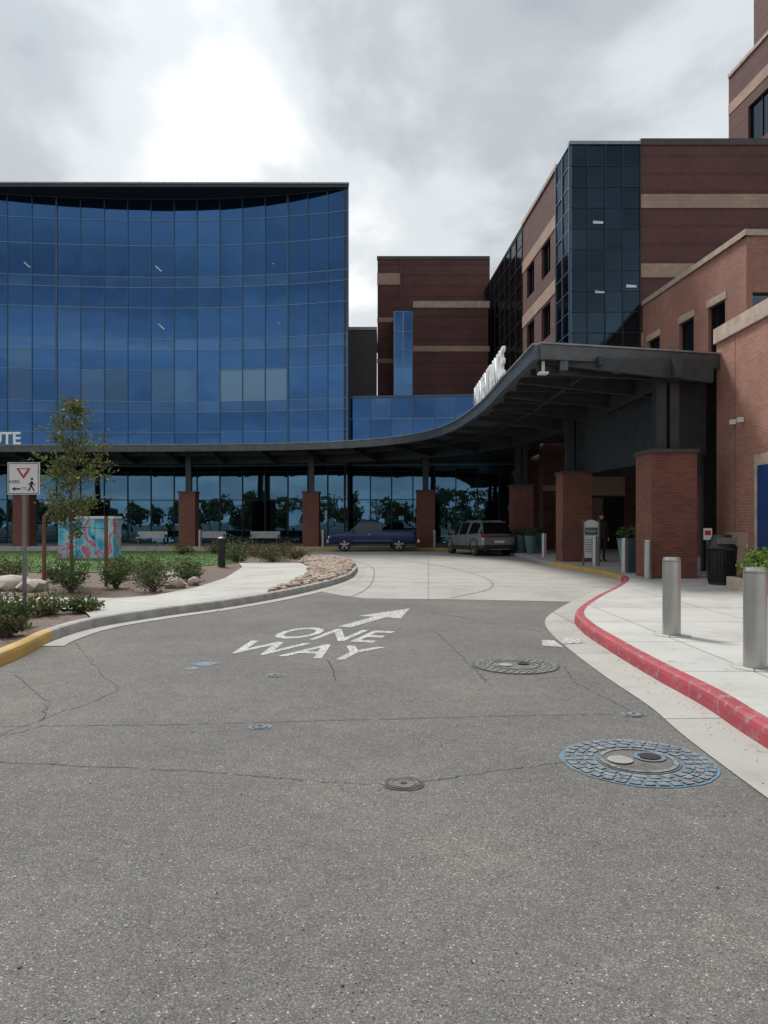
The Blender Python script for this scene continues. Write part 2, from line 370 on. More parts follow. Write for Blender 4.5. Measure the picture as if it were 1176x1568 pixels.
sheet('pavement',inner+[(-60,80),(60,80),(60,-14)],.15,'walk',side)
KL=[(-4.7,-14),(-4.2,-4),(-4.1,3),(-4.26,8.2),(-4.46,10.0),(-4.35,11.3),(-3.73,12.6),(-3.0,13.8),(-2.2,15.6),(-1.45,18.1),(-.95,21),(-.9,25),(-1.3,29),(-2.3,32.6),(-4,35),(-7,36.6),(-12,37.3),(-60,37.6)]
kl=catmull(KL,8)
isl=root('planted_island')
mb=MB(); sweep(mb,kl,[(0,0),(-.012,.10),(-.025,.135),(-.055,.15),(-.15,.151)],lambda p:'yellow' if p[1]<10.0 else 'kerb'); mb.obj('kerb',isl,smooth=60)
mb=MB(); sweep(mb,[p for p in kl if 9.5<p[1]<32],[(.28,.008),(0,.010)],lambda p:'gutter'); mb.obj('gutter',isl)
inl=offset(kl,-.15)
sheet('mulch_bed',inl+[(-60,-14)],.115,'mulch',isl)
pin=[p for p in inl if 11.2<p[1]<15.4 and p[0]>-5]
sheet('path',pin+[(-2.45,15.6),(-2.2,18),(-2.15,21),(-2.4,24.3),(-3.0,26.5),(-5.2,26.5),(-4.6,24),(-4.15,19.3),(-4.2,16.5),(-4.6,14.7),(-5.2,14.2),(-7.4,14.4),(-18,15.2),(-18,13.4),(-6.6,12.8),(-5.0,12.3)],.150,'path',isl)
lawn=[(-5.4,26.8),(-5.4,29.5),(-6.8,33),(-9,35.6),(-14,37),(-59,37.2),(-59,22.5),(-14,22.8),(-9,21.5),(-7,23)]
sheet('lawn',lawn,.135,'lawn',isl)
rb=[p for p in inl if 15.6<p[1]<33 and p[0]>-2.7]
sheet('rock_bed',rb+[(-3.4,31.5),(-3.0,26.6),(-2.42,24.3),(-2.17,21),(-2.22,18),(-2.47,15.6)],.125,'mulch',isl)

def inpoly(x,y,P):
    c=False;j=len(P)-1
    for i in range(len(P)):
        if (P[i][1]>y)!=(P[j][1]>y) and x<(P[j][0]-P[i][0])*(y-P[i][1])/(P[j][1]-P[i][1])+P[i][0]: c=not c
        j=i
    return c
import bmesh
def ico(sub):
    bm=bmesh.new(); bmesh.ops.create_icosphere(bm,subdivisions=sub,radius=1); vs=[v.co.copy() for v in bm.verts]; fs=[tuple(v.index for v in f.verts) for f in bm.faces]; bm.free(); return vs,fs
I1=ico(1);I2=ico(2)
def stone(mb,x,y,z,r,flat,k,I=I1):
    sx,sy=U(.7,1.3),U(.7,1.3); a=U(0,6.28)
    vs=[]
    for v in I[0]:
        q=v*(r*U(.82,1.12)); q=Vector((q.x*sx,q.y*sy,q.z*flat)); q.rotate(Matrix.Rotation(a,3,'Z')); vs.append((q.x+x,q.y+y,q.z+z))
    mb.raw(vs,I[1],k)
mb=MB(); rp=rb+[(-3.4,31.5),(-3.0,26.6),(-2.42,24.3),(-2.17,21),(-2.22,18),(-2.47,15.6)]
c=0
while c<2300:
    x,y=U(-3.4,-.9),U(15.6,32.5)
    if inpoly(x,y,rp): stone(mb,x,y,.14+U(0,.05),U(.04,.11),.55,'stone'); c+=1
mb.obj('river_rocks',isl)
mb=MB()
for x,y,r in [(-7.6,16.0,.33),(-8.3,16.4,.4),(-9,15.9,.3),(-4.75,16.8,.28),(-4.5,17.5,.2),(-5.4,19,.25),(-8.9,20,.35)]:
    stone(mb,x,y,.2,r,.6,'boulder',I2)
mb.obj('landscape_boulders',smooth=35)
mb=MB(); c=0
while c<16000:
    x,y=U(-30,-5.4),U(21.5,37)
    if inpoly(x,y,lawn):
        a=U(0,6.28); h=U(.05,.11); wd=.012
        mb.face([(x-wd*math.cos(a),y-wd*math.sin(a),.13),(x+wd*math.cos(a),y+wd*math.sin(a),.13),(x+U(-.04,.04),y+U(-.04,.04),.13+h)],'grass'); c+=1
mb.obj('grass',isl)
mb=MB()
for i in range(300):
    x,y=U(-4,2.6),2.2+U(0,1)**1.6*11
    stone(mb,x,y,.002,U(.003,.008),.6,random.choice(['stone','crack','kerb']))
for i in range(260):
    t=random.choice([p for p in kr if 3<p[1]<14]); stone(mb,t[0]-abs(random.gauss(0,.12))-.02,t[1]+U(-.3,.3),.012,U(.003,.007),.6,random.choice(['stone','kerb','mulch']))
mb.obj('road_grit')

# ------------------------------------------------------------------ plants
def leaf(mb,p,s,k):
    d=Vector((U(-1,1),U(-1,1),U(-.6,1))); d.normalize(); u=d.orthogonal().normalized(); u.rotate(Matrix.Rotation(U(0,6.28),3,d)); v=d.cross(u)
    a=p+u*s; b=p+v*s*.45; c_=p-u*s*.7; e=p-v*s*.45
    mb.face([a,b,c_,e],k)
def shrub(name,x,y,r,h,ks,n,s,stem=True,z=.13):
    mb=MB()
    tips=[]
    for i in range(26):
        a=U(0,6.28);rr=r*math.sqrt(R()); t=Vector((x+rr*math.cos(a),y+rr*math.sin(a),z+h*U(.45,1.08)*(1-.45*(rr/r)**2)))
        tips.append(t)
        mb.tube((x+U(-.05,.05),y+U(-.05,.05),z),t,.012,.004,'bark',4)
    for i in range(n):
        t=random.choice(tips); b0=Vector((x,y,z))
        q=b0.lerp(t,U(.35,1.03))+Vector((random.gauss(0,.07),random.gauss(0,.07),random.gauss(0,.06)))*(r/.45)
        q.z=max(q.z,z+.02)
        kq=random.choice(ks)
        leaf(mb,q,s*U(.6,1.3),kq)
    return mb.obj(name)
G=['leafG','leafG','leafD','leafY']; B=['leafB','leafB','leafG']
for x,y,r,h,ks in [(-6.6,15.6,.5,.85,G),(-6.0,16.6,.42,.8,G),(-4.95,15.9,.62,.85,G),(-5.6,17.6,.5,.7,G),(-6.9,19.3,.5,.7,G),
    (-9.8,19.5,.6,.8,G),(-8.2,18.5,.45,.6,G),(-8.9,17.4,.35,.5,B),(-4.9,18.6,.4,.5,G),(-5.6,21,.5,.55,G),(-10.6,17.5,.5,.6,G),(-7.6,21.3,.5,.5,B),
    (-6.2,29.5,.6,1.1,G),(-5.5,27.6,.45,.7,G),(-4.2,28,.75,.6,B),(-3.6,30,.6,.55,B),(-4.9,30.5,.7,.65,B),(-5.6,32,.8,.7,B),(-4.4,33,.7,.8,B),(-6.6,33.8,.7,.8,B),
    (-5.35,11.9,.45,.38,['leafG','leafY','leafB']),(-4.95,12.2,.3,.3,G),(-5.35,10.5,.4,.5,G),(-5.9,11.4,.4,.4,B),(-4.9,9.6,.25,.25,B),(-6.2,10,.5,.5,G),
    (-9.3,34,.6,.7,G),(-12.5,33.5,.6,.8,B),(-8,35.3,.6,.6,B)]:
    shrub('shrub',x,y,r,h,ks,int(1000 if y<20 else 600),.036 if y<20 else .05)
mb=MB()
mb.seg((7.5,14.9),(9.0,14.9),.15,.42,-1.3,0,'beigeS')
mb.face([(7.6,15.0,.425),(8.9,15.0,.425),(8.9,16.1,.427),(7.6,16.1,.427)],'mulch')
pl=mb.obj('raised_planter',bevel=.01)
for x,y in ((7.85,15.3),(8.5,15.3),(8.2,15.8)):
    shrub('lime_shrub',x,y,.5,.62,['leafL','leafL','leafG'],1700,.05,z=.42)

def tree(name,x,y,h,cw,trunk_r,ks,nclump,nleaf,ls,lo=.3):
    rt=root(name); mb=MB(); mb2=MB()
    p=Vector((x,y,.12)); segs=8; pts=[p]
    for i in range(segs):
        p=p+Vector((U(-.04,.04)*h/5,U(-.04,.04)*h/5,h/segs)); pts.append(p)
    for i in range(segs):
        mb.tube(pts[i],pts[i+1],trunk_r*(1-i/segs*.85),trunk_r*(1-(i+1)/segs*.85),'bark',8)
    for i in range(nclump):
        t=U(lo,1.0); k=min(int(t*segs),segs-1); b0=pts[k].lerp(pts[k+1],t*segs-k)
        a=U(0,6.28); L=cw*U(.35,1.0)*(1-.65*max(0,(t-.45)/.55))*(.6+.4*min(1,(t-lo)/.2))
        tip=b0+Vector((math.cos(a)*L,math.sin(a)*L,L*U(.35,.9)))
        mb.tube(b0,tip,trunk_r*.28*(1.2-t),trunk_r*.08,'bark',5)
        for s in range(3):
            q=b0.lerp(tip,U(.3,.8)); e=q+Vector((U(-.4,.4)*L,U(-.4,.4)*L,U(0,.4)*L)); mb.tube(q,e,trunk_r*.1,trunk_r*.04,'bark',4)
            for j in range(nleaf//4):
                leaf(mb2,q.lerp(e,U(.2,1.1))+Vector([random.gauss(0,.06*cw) for _ in range(3)]),ls*U(.6,1.2),random.choice(ks))
        for j in range(nleaf//4):
            leaf(mb2,b0.lerp(tip,U(.4,1.08))+Vector([random.gauss(0,.05*cw) for _ in range(3)]),ls*U(.6,1.2),random.choice(ks))
    mb.obj('trunk_and_limbs',rt,smooth=60); mb2.obj('leaves',rt)
tree('young_tree',-7.4,17.5,4.35,1.2,.05,['leafG','leafY','leafY','leafG','leafB'],60,66,.055,.24)
for sx,sy in ((-7.95,17.3),(-6.5,17.3)):
    mb=MB(); mb.tube((sx,sy,.1),(sx,sy,1.75),.045,.045,'wood',8); mb.tube((sx,sy,1.45),(-7.4,17.5,1.5),.008,.008,'black',4); mb.obj('tree_stake')
mb=MB()
for i in range(60):
    x=-92+i*3.1+U(-1.5,1.5); y=U(-84,-58); h=U(4.0,10.5); cw=U(3.2,5.4)
    mb.tube((x,y,0),(x+U(-.3,.3),y,h*.6),.22,.12,'bark',5)
    for c in range(7):
        cc=Vector((x+random.gauss(0,cw*.4),y+random.gauss(0,cw*.3),h*U(.2,.88))); rr=cw*U(.3,.5)
        for j in range(60):
            d=Vector([random.gauss(0,1) for _ in range(3)]).normalized()*rr*U(.4,1.05)
            leaf(mb,cc+d,U(.45,.9),random.choice(['leafG','leafD','leafD']))
mb.obj('distant_tree_line')

# ------------------------------------------------------------------ curtain wall helper
def curtain(mb,pts,zs,gk,mk,mw=.035,bold=(),hk=None,jit=.006,pick=None):
    for i in range(len(pts)-1):
        p0,p1=pts[i],pts[i+1]
        d=Vector((p1[0]-p0[0],p1[1]-p0[1])); L=d.length; d/=L; n=Vector((d.y,-d.x))
        for j in range(len(zs)-1):
            o=[U(-jit,jit) for _ in range(4)]
            P=lambda t,z,q:(p0[0]+d.x*t+n.x*q,p0[1]+d.y*t+n.y*q,z)
            a,b=mw*.6,L-mw*.6
            k=pick(i,j) if pick else gk
            mb.face([P(a,zs[j],o[0]),P(b,zs[j],o[1]),P(b,zs[j+1],o[2]-o[0]+o[1]),P(a,zs[j+1],o[2])],k)
        for z in zs: mb.seg(p0,p1,z-mw*.8,z+mw*.8,-.06,.035,hk or mk)
    for i,p in enumerate(pts):
        q=pts[i+1] if i<len(pts)-1 else None; r=pts[i-1] if i else None
        a=Vector(q if q else p)-Vector(r if r else p); a.normalize(); ww=mw*(2.4 if i in bold else 1)
        mb.seg((p[0]-a.x*ww,p[1]-a.y*ww),(p[0]+a.x*ww,p[1]+a.y*ww),zs[0],zs[-1],-.08,.06,mk)

def brickwall(mb,p0,p1,z0,z1,ops,k='brickD',wk='gwin',th=.3,fk='mullD'):
    d=Vector((p1[0]-p0[0],p1[1]-p0[1])); L=d.length; d/=L; n=Vector((d.y,-d.x))
    ss=sorted(set([0,L]+[o[0] for o in ops]+[o[1] for o in ops])); zz=sorted(set([z0,z1]+[o[2] for o in ops]+[o[3] for o in ops]))
    P=lambda t,o,z:(p0[0]+d.x*t+n.x*o,p0[1]+d.y*t+n.y*o,z)
    for i in range(len(ss)-1):
        for j in range(len(zz)-1):
            cs=(ss[i]+ss[i+1])/2; cz=(zz[j]+zz[j+1])/2
            if any(o[0]<cs<o[1] and o[2]<cz<o[3] for o in ops): continue
            a,b,c_,e=ss[i],ss[i+1],zz[j],zz[j+1]
            mb.face([P(a,0,c_),P(b,0,c_),P(b,0,e),P(a,0,e)],k,[(a,c_),(b,c_),(b,e),(a,e)])
    for o in ops:
        a,b,c_,e=o[:4]; t=.22
        for q in ([P(a,0,c_),P(a,-t,c_),P(a,-t,e),P(a,0,e)],[P(b,-t,c_),P(b,0,c_),P(b,0,e),P(b,-t,e)],[P(a,-t,e),P(b,-t,e),P(b,0,e),P(a,0,e)],[P(a,0,c_),P(b,0,c_),P(b,-t,c_),P(a,-t,c_)]):
            mb.face(q,k)
        mb.face([P(a,-t,c_),P(b,-t,c_),P(b,-t,e),P(a,-t,e)],wk)
        f=.06
        nc=o[4] if len(o)>4 else 1
        pa=lambda s:(p0[0]+d.x*s,p0[1]+d.y*s)
        for c in range(nc+1):
            s=a+(b-a)*c/nc; s=min(max(s,a+f/2),b-f/2); mb.seg(pa(s-f/2),pa(s+f/2),c_,e,-t+.003,-t+.07,fk)
        for z in (c_+f/2,e-f/2): mb.seg(pa(a),pa(b),z-f/2,z+f/2,-t+.005,-t+.06,fk)
def band(mb,p0,p1,z0,z1,k='beige',o=.03): mb.seg(p0,p1,z0,z1,-.05,o,k)

# ------------------------------------------------------------------ glass building (left)
def fy(x): 
    return 53-(.0115 if x>-15 else .006)*(x+15)**2
gb=root('glass_office_building')
xs=[-2.49]; 
for i in range(3): xs.append(xs[-1]-1.43)
bold=[3]
for i in range(26):
    xs.append(xs[-1]-1.65)
    if i in (9,19): bold.append(len(xs)-1)
xs=xs[::-1]; bold=[len(xs)-1-b for b in bold]
pts=[(x,fy(x)) for x in xs]
npn=len(pts)-1
def pick(i,j):
    fromR=npn-1-i
    if fromR in(3,4,5) and j==4: return 'glit'  # lit interior bays painted as paler panes
    if fromR in (7,8,10,11) and j==4: return 'glit2'
    if fromR in (14,) and j in(4,): return 'glit2'
    if fromR==12 and j in (4,6,7,9): return 'gspan'
    if j==1 and R()<.08: return 'glit2'
    return 'gspan' if j in (3,6,9) else 'gblue'
zsU=[5.8,8.05,9.5,10.25,12.5,13.95,14.7,16.95,18.4,19.15,21.4,23.2,24.75]
def pick2(i,j): return pick(i,{0:0,1:1,2:3,3:4,4:1,5:6,6:7,7:2,8:9,9:10,10:11,11:11}.get(j,0))
mb=MB(); curtain(mb,pts,zsU,'gblue','mull',.028,bold,hk='mullL',jit=.004,pick=pick2); mb.obj('curtain_wall',gb)
mb=MB(); zg=[.15,.55,3.2,5.2,5.8]
curtain(mb,pts,zg,'gground','mullD',.04,hk='mullD',jit=.004)
for i in range(npn): mb.seg(pts[i],pts[i+1],5.60,5.68,-.05,.09,'mullL')
mb.obj('ground_floor_glazing',gb)
mb=MB()
rf=[(-50,50.9),(-2.42,51.05),(-2.49,51.3)]+[(-3.7,74),(-50,74)]
mb.face([(p[0],p[1],24.75) for p in rf][::-1],'steel'); mb.face([(p[0],p[1],25.0) for p in rf],'cap')
for i in range(len(rf)):
    a,b=rf[i],rf[(i+1)%len(rf)]; mb.face([(a[0],a[1],24.75),(b[0],b[1],24.75),(b[0],b[1],25.0),(a[0],a[1],25.0)],'steel')
mb.seg((-50,50.87),(-2.40,51.02),24.96,25.06,-.1,.03,'metalcap')
for i in range(12): mb.cyl(-5-i*4,51.6,25.0,25.4,.02,.015,'galv',6)
mb.obj('roof_overhang',gb)
mb=MB()
mb.seg((-2.49,51.24),(-3.7,74),0.15,24.75,-.3,.0,'steel'); mb.seg((-50,74),(-3.8,74),.15,24.75,-.3,0,'steel')
mb.obj('side_wall',gb)
mb=MB()
for x,z in ((-16.4,19.75),(-7.9,19.75),(-16.2,15.6),(-7.5,15.5),(-25.5,19.8)):
    y=fy(x)-.02
    mb.raw([(x,y,z+.2),(x+.06,y,z+.24),(x+.5,y,z-.14),(x+.44,y,z-.18)],[(0,1,2,3)],'litstreak')
mb.obj('painted_light_streaks',gb)  # pale quads just in front of the panes, painting in interior lights
lk=root('glass_link_building')
n=8; lp=[(-2.45+(9.5+2.45)*i/n,52.3-1.1*(i/n)) for i in range(n+1)]
mb=MB(); curtain(mb,lp,[5.8,7.2,8.9,10.35],'gblue','mull',.035,hk='mullL',pick=lambda i,j:'gblue' if (i+j)%3 else 'gspan')
curtain(mb,lp,zg,'gground','mullD',.04,jit=.004)
for i in range(n): mb.seg(lp[i],lp[i+1],5.60,5.68,-.05,.09,'mullL')
mb.obj('glazing',lk)
mb=MB(); mb.face([(-2.45,52.3,10.42),(9.5,51.2,10.42),(9.5,62,10.42),(-2.45,62,10.42)],'cap')
mb.seg(lp[0],lp[-1],10.37,10.52,-.2,.12,'mull'); mb.obj('roof',lk)

# ------------------------------------------------------------------ back brick tower
bt=root('brick_tower_block'); mb=MB()
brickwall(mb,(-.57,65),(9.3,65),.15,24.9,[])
mb.face([(-.57,65,24.9),(9.3,65,24.9),(9.3,78,24.9),(-.57,78,24.9)],'cap')
brickwall(mb,(-.57,78),(-.57,65.01),.15,24.9,[])
mb.seg((-.62,65),(9.3,65),24.7,25.0,-.3,.05,'cap')
band(mb,(-.6,65),(1.4,65),22.5,23.5); band(mb,(-.6,65),(.85,65),19.2,19.6); band(mb,(-.6,65),(.85,65),15.6,16.0)
mb.seg((1.42,64.9),(1.52,64.9),.15,24.7,-.05,.02,'cap')
brickwall(mb,(2.45,61),(8.6,61),.15,19.8,[]); mb.face([(2.45,61,19.8),(8.6,61,19.8),(8.6,65,19.8),(2.45,65,19.8)],'cap')
brickwall(mb,(2.45,65),(2.45,61),.15,19.8,[])
band(mb,(2.40,61),(8.7,61),19.3,19.85,'beigeS',.06); band(mb,(2.42,61),(8.7,61),15.7,16.15,'beige')
curtain(mb,[(.85,62),(1.62,62),(2.4,62)],[.2,4,8,10.5,11.6,13.1,14.6,16.1,17.6,19.3],'gspan','mullL',.04)
brickwall(mb,(.84,65),(.84,62),.15,19.3,[]); 
mb.face([(.8,62,19.4),(2.45,62,19.4),(2.45,65,19.4),(.8,65,19.4)],'cap')
mb.obj('walls',bt)
b2=MB(); brickwall(b2,(-3.4,63),(-.6,63),.15,18.1,[],k='cap'); b2.face([(-3.4,63,18.1),(-.6,63,18.1),(-.6,72,18.1),(-3.4,72,18.1)],'cap')
b2.seg((-3.4,63),(-.6,63),18.0,18.25,-.1,.06,'metalcap'); b2.obj('dark_stair_block',bt)

# ------------------------------------------------------------------ main hospital block (right)
mh=root('brick_hospital_building')
sx_=lambda Y:10.1-(Y-40)*.05
mb=MB()
A=(sx_(42.6),42.6);Bp=(sx_(51),51);Cc=(sx_(68),68)
ops=[]
for (za,zb) in ((16.6,18.6),(12.8,14.8),(8.9,10.9)):
    for s in (1.2,5.0): ops.append((s,s+2.0,za,zb,2))
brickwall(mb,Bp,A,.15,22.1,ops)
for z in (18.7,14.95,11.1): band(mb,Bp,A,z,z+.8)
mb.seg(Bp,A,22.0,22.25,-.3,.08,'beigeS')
mb.obj('side_wall',mh)
mb=MB()
m=9; sp_=[(Cc[0]+(Bp[0]-Cc[0])*i/m,Cc[1]+(Bp[1]-Cc[1])*i/m) for i in range(m+1)]
curtain(mb,sp_,[.2]+[1.3+1.3*i for i in range(16)]+[21.9],'gside','mullD',.04,jit=.02); mb.obj('side_glazing',mh)
mb=MB()
c3=[(A[0]-.05,A[1]),(sx_(41.3)-.05,41.3),(10.05,40)]
zz=[6.2+1.13*i for i in range(15)]
curtain(mb,c3,zz,'gdark','mullL',.03,jit=.02)
c4p=[(10.05+ .95*i,40) for i in range(5)]
curtain(mb,c4p,zz,'gdark','mullD',.03,jit=.008,hk='mullD'); mb.seg((10.0,40),(13.85,40),22.02,22.2,-.3,.1,'metalcap')
for x,z in ((11.3,17.75),(13.1,14.3),(11.4,14.0)):
    mb.raw([(x,39.97,z),(x+.55,39.97,z),(x+.55,39.97,z+.12),(x,39.97,z+.16)],[(0,1,2,3)],'litstreak')  # interior lights painted as pale quads on the outer glass face
mb.obj('corner_glazing',mh)
mb=MB()
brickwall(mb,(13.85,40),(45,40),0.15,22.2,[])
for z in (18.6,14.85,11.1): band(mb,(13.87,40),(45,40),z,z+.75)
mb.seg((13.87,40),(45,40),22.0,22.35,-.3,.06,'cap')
brickwall(mb,(8.6,39.9),(13.8,39.9),.15,6.2,[(2.5,4.4,.16,3.0,2)])
band(mb,(11.1,39.9),(13.0,39.9),3.05,4.1)
brickwall(mb,(8.6,41),(8.6,39.9),.15,6.2,[])
band(mb,(8.58,39.9),(9.6,39.9),3.3,3.6)
mb.face([(10.05,40,22.1),(45,40,22.1),(45,70,22.1),(8.6,70,22.1)],'cap')
mb.obj('front_wall',mh)
mb=MB()
brickwall(mb,(26.1,56),(27.0,44),22,35.3,[(2.6,5.6,28.5,31.6,2)]); brickwall(mb,(27.0,44),(45,44),22,35.3,[])
band(mb,(26.1,56),(27.0,44),32.4,33.2); band(mb,(26.1,56),(27.0,44),26.3,27.1)
mb.seg((26.1,56),(27,44),35.2,35.45,-.3,.08,'beigeS'); mb.face([(26.1,56,35.3),(27,44,35.3),(45,44,35.3),(45,56,35.3)],'cap')
brickwall(mb,(40,56.0),(26.1,56),22,35.3,[])
brickwall(mb,(30.0,60),(30.0,48),30,44,[]); brickwall(mb,(30.0,48),(45,48),35.3,44,[])
mb.obj('upper_tower',mh)
mb=MB()
q0=(14.0,40);q1=(14.8,30.2); Lm=(Vector(q1)-Vector(q0)).length
def sY(Y): return (40-Y)*Lm/9.8
ops=[(sY(39.4),sY(38.0),8.6,11.2,1),(sY(35.9),sY(34.5),8.6,11.2,1),(sY(33.2),sY(31.8),8.6,11.2,1)]
brickwall(mb,q0,q1,.15,13.4,ops,k='brickN')
for o in ops:
    d=(Vector(q1)-Vector(q0)).normalized(); a=Vector(q0)+d*(o[0]-.1); b=Vector(q0)+d*(o[1]+.1); band(mb,tuple(a),tuple(b),11.22,11.55,'beigeS')
brickwall(mb,q1,(45,30.2),.15,13.4,[(.25,3.0,9.6,11.0,2)],k='brickN')
mb.seg(q0,(14.78,30.1),13.3,13.55,-.3,.08,'beigeS'); mb.seg((14.7,30.2),(45,30.2),13.3,13.55,-.3,.08,'beigeS')
mb.face([(14.0,40,13.4),(14.8,30.2,13.4),(45,30.2,13.4),(45,40,13.4)],'cap')
mb.obj('mid_wing',mh)
nw=root('brick_entrance_wing'); mb=MB()
brickwall(mb,(9.04,20.1),(9.04,6),.15,6.75,[],k='brickN')
brickwall(mb,(40,20.1),(9.04,20.1),.15,6.75,[],k='brickN'); brickwall(mb,(9.04,6),(40,6),.15,6.75,[],k='brickN')
mb.seg((9.04,20.15),(9.04,5.95),6.45,6.85,-.35,.07,'beigeS')
mb.face([(9.04,6,6.7),(40,6,6.7),(40,20.1,6.7),(9.04,20.1,6.7)],'cap')
band(mb,(9.04,18.0),(9.04,15.9),.4,3.25,'beigeS',.03)
mb.seg((9.04,17.8),(9.04,16.1),.75,2.97,.0,.06,'bluepanel')
band(mb,(9.04,19.6),(9.04,18.3),.55,1.35,'beige',.03)
mb.seg((9.04,19.05),(9.04,19.03),.15,6.45,0,.004,'crack')
mb.obj('walls',nw)
mb=MB()
for y in (19.0,18.6): mb.box(8.9,9.02,y-.06,y+.06,4.12,4.24,'white_s')
mb.obj('wall_light',nw,bevel=.02)

# ------------------------------------------------------------------ canopy
cn=root('entrance_canopy')
E=[(3.93,18.8),(3.85,23),(3.75,28.2),(3.1,34),(1.6,38.0),(-1.4,40.9),(-5.9,42.5),(-12,43.2),(-22,43.5),(-48,43.6)]
e=catmull(E,8)
backl=[(x,fy(x)-.12) for x in xs if x<-2.4]
poly=e+[(-48,47)]+backl+[(-2.4,52.1),(9.4,51.0),(9.9,42.4),(8.5,41),(8.5,39.7),(13.9,39.7),(14.6,30),(14.6,20.4),(9.0,20.4),(9.0,20.0)]
mb=MB(); mb.face([(p[0],p[1],6.1) for p in poly],'cap'); mb.face([(p[0],p[1],5.85) for p in poly],'soffit')
o=mb.obj('slab',cn)
mb=MB(); full=[(9.0,20.0)]+e
for i in range(len(full)-1):
    mb.seg(full[i],full[i+1],5.74,6.12,-.12,.05,'fascia'); mb.seg(full[i],full[i+1],6.12,6.16,-.16,.07,'metalcap')
mb.obj('fascia',cn)
mb=MB()
L=0; last=None
for i in range(1,len(e)-1):
    L+= (Vector(e[i])-Vector(e[i-1])).length
    if last is None or L-last>2.4:
        last=L; t=(Vector(e[i+1])-Vector(e[i-1])).normalized(); n_=Vector((t.y,-t.x))
        a=Vector(e[i])+n_*.1; b=Vector(e[i])+n_*(4.6 if e[i][0]>0 else 3.4); sv=t*.07
        vs=[]
        for q,dz in ((a,.14),(b,.62)):
            for sgn in (-1,1):
                vs+=[(q.x+sv.x*sgn,q.y+sv.y*sgn,5.84),(q.x+sv.x*sgn,q.y+sv.y*sgn,5.84-dz)]
        mb.raw(vs,[(0,1,5,4),(2,6,7,3),(1,3,7,5),(0,2,3,1),(4,5,7,6)],'steel')
g1=offset(e,3.6)
for i in range(0,len(g1)-1): mb.seg(g1[i],g1[i+1],5.3,5.84,-.1,.1,'steel')
g2=offset(e,1.6)
for i in range(0,len(g2)-1): mb.seg(g2[i],g2[i+1],5.62,5.84,-.05,.05,'steel')
for i in range(9):
    y=20.6+i*1.15; mb.seg((4.1,y),(14,y+1.0),5.66,5.84,-.05,.05,'steel')
mb.seg((4.0,19.1),(9.0,20.3),5.45,5.84,-.15,.0,'steel')
mb.obj('beams',cn)
mb=MB()
for x,y,s in ((-22.1,45.5,1.0),(-12,45.5,1.0),(-4.46,45.5,1.0),(2.45,43.6,1.05),(6.95,37.5,1.05),(7.15,27.9,1.08),(7.5,19.4+.3,1.18)):
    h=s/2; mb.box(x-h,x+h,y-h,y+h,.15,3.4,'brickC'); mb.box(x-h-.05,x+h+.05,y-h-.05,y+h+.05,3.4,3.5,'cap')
    w2=.17
    if y>40: mb.box(x-w2,x+w2,y-w2,y+w2,3.5,5.83,'steel')
    else:
        mb.box(x-.30,x-.04,y-.16,y+.16,3.5,5.83,'steel'); mb.box(x+.06,x+.30,y-.16,y+.16,3.5,5.83,'steel')
mb.obj('brick_columns',cn)
mb=MB()
mb.box(7.9,13.9,29.0,29.2,3.4,5.84,'steel'); mb.box(8.2,9.02,20.7,20.9,3.5,5.84,'steel')
mb.seg((7.4,29),(8.2,20.8),3.42,5.84,-.1,.1,'steel')
mb.box(9.5,14.5,22.0,22.2,.15,5.84,'steel')
for x in (10.9,12.0): mb.box(x,x+.1,28.9,29.3,3.4,5.84,'steel')
mb.obj('bulkhead',cn)
mb=MB()
for u in (.12,.42,.72): 
    x=4.0+5*u; y=18.85+1.2*u; mb.box(x-.1,x+.1,y-.12,y+.1,5.5,5.74,'fascia')
mb.box(4.05,4.12,18.95,19.02,5.45,5.74,'white_s'); mb.box(3.96,4.2,18.86,19.1,5.40,5.45,'white_s')
mb.obj('light_fixtures',cn)
def text(name,body,mat4,k,extr=.03,parent=None,align='LEFT',off=.0):
    cu=bpy.data.curves.new(name,'FONT'); cu.body=body; cu.extrude=extr; cu.align_x=align; cu.offset=off; cu.size=1
    ob=bpy.data.objects.new(name+'_tmp',cu); COL.objects.link(ob)
    dg=bpy.context.evaluated_depsgraph_get(); me=bpy.data.meshes.new_from_object(ob.evaluated_get(dg)); bpy.data.objects.remove(ob)
    me.transform(mat4); me.materials.clear(); me.materials.append(M[k])
    o=bpy.data.objects.new(name,me); COL.objects.link(o)
    if parent: o.parent=parent
    return o
def basis(x,y,z,o):
    return Matrix(((x[0],y[0],z[0],o[0]),(x[1],y[1],z[1],o[1]),(x[2],y[2],z[2],o[2]),(0,0,0,1)))
text('canopy_sign_letters','MAIN ENTRANCE',basis((0,-.92,0),(0,0,1.25),(-1,0,0),(3.72,30.2,6.2)),'letters',.05,cn,off=.02)
text('canopy_sign_letters_left','HEART INSTITUTE',basis((1.0,0,0),(0,0,1.0),(0,-1,0),(-21.3,43.4,6.2)),'letters',.05,cn,'RIGHT',.02)

# ------------------------------------------------------------------ road markings
def flat_text(name,body,x,y,a,sx,sy):
    r=(math.cos(a)*sx,-math.sin(a)*sx,0); h=(math.sin(a)*sy,math.cos(a)*sy,0)
    return text(name,body,basis(r,h,(0,0,1),(x,y,.0045)),'white',0.0,None,'LEFT',.015)
flat_text('road_marking_text','WAY',-2.05,9.1,math.radians(17),.80,1.35)
flat_text('road_marking_text','ONE',-1.66,10.3,math.radians(17),.76,1.50)
mb=MB(); a=math.radians(24); h=Vector((math.sin(a),math.cos(a))); r=Vector((math.cos(a),-math.sin(a))); t0=Vector((-.60,11.3))
def ap(s,l): q=t0+h*l+r*s; return (q.x,q.y,.005)
mb.face([ap(-.11,0),ap(.11,0),ap(.11,1.3),ap(.40,1.25),ap(0,2.65),ap(-.40,1.25),ap(-.11,1.3)],'white'); mb.obj('road_marking_arrow')
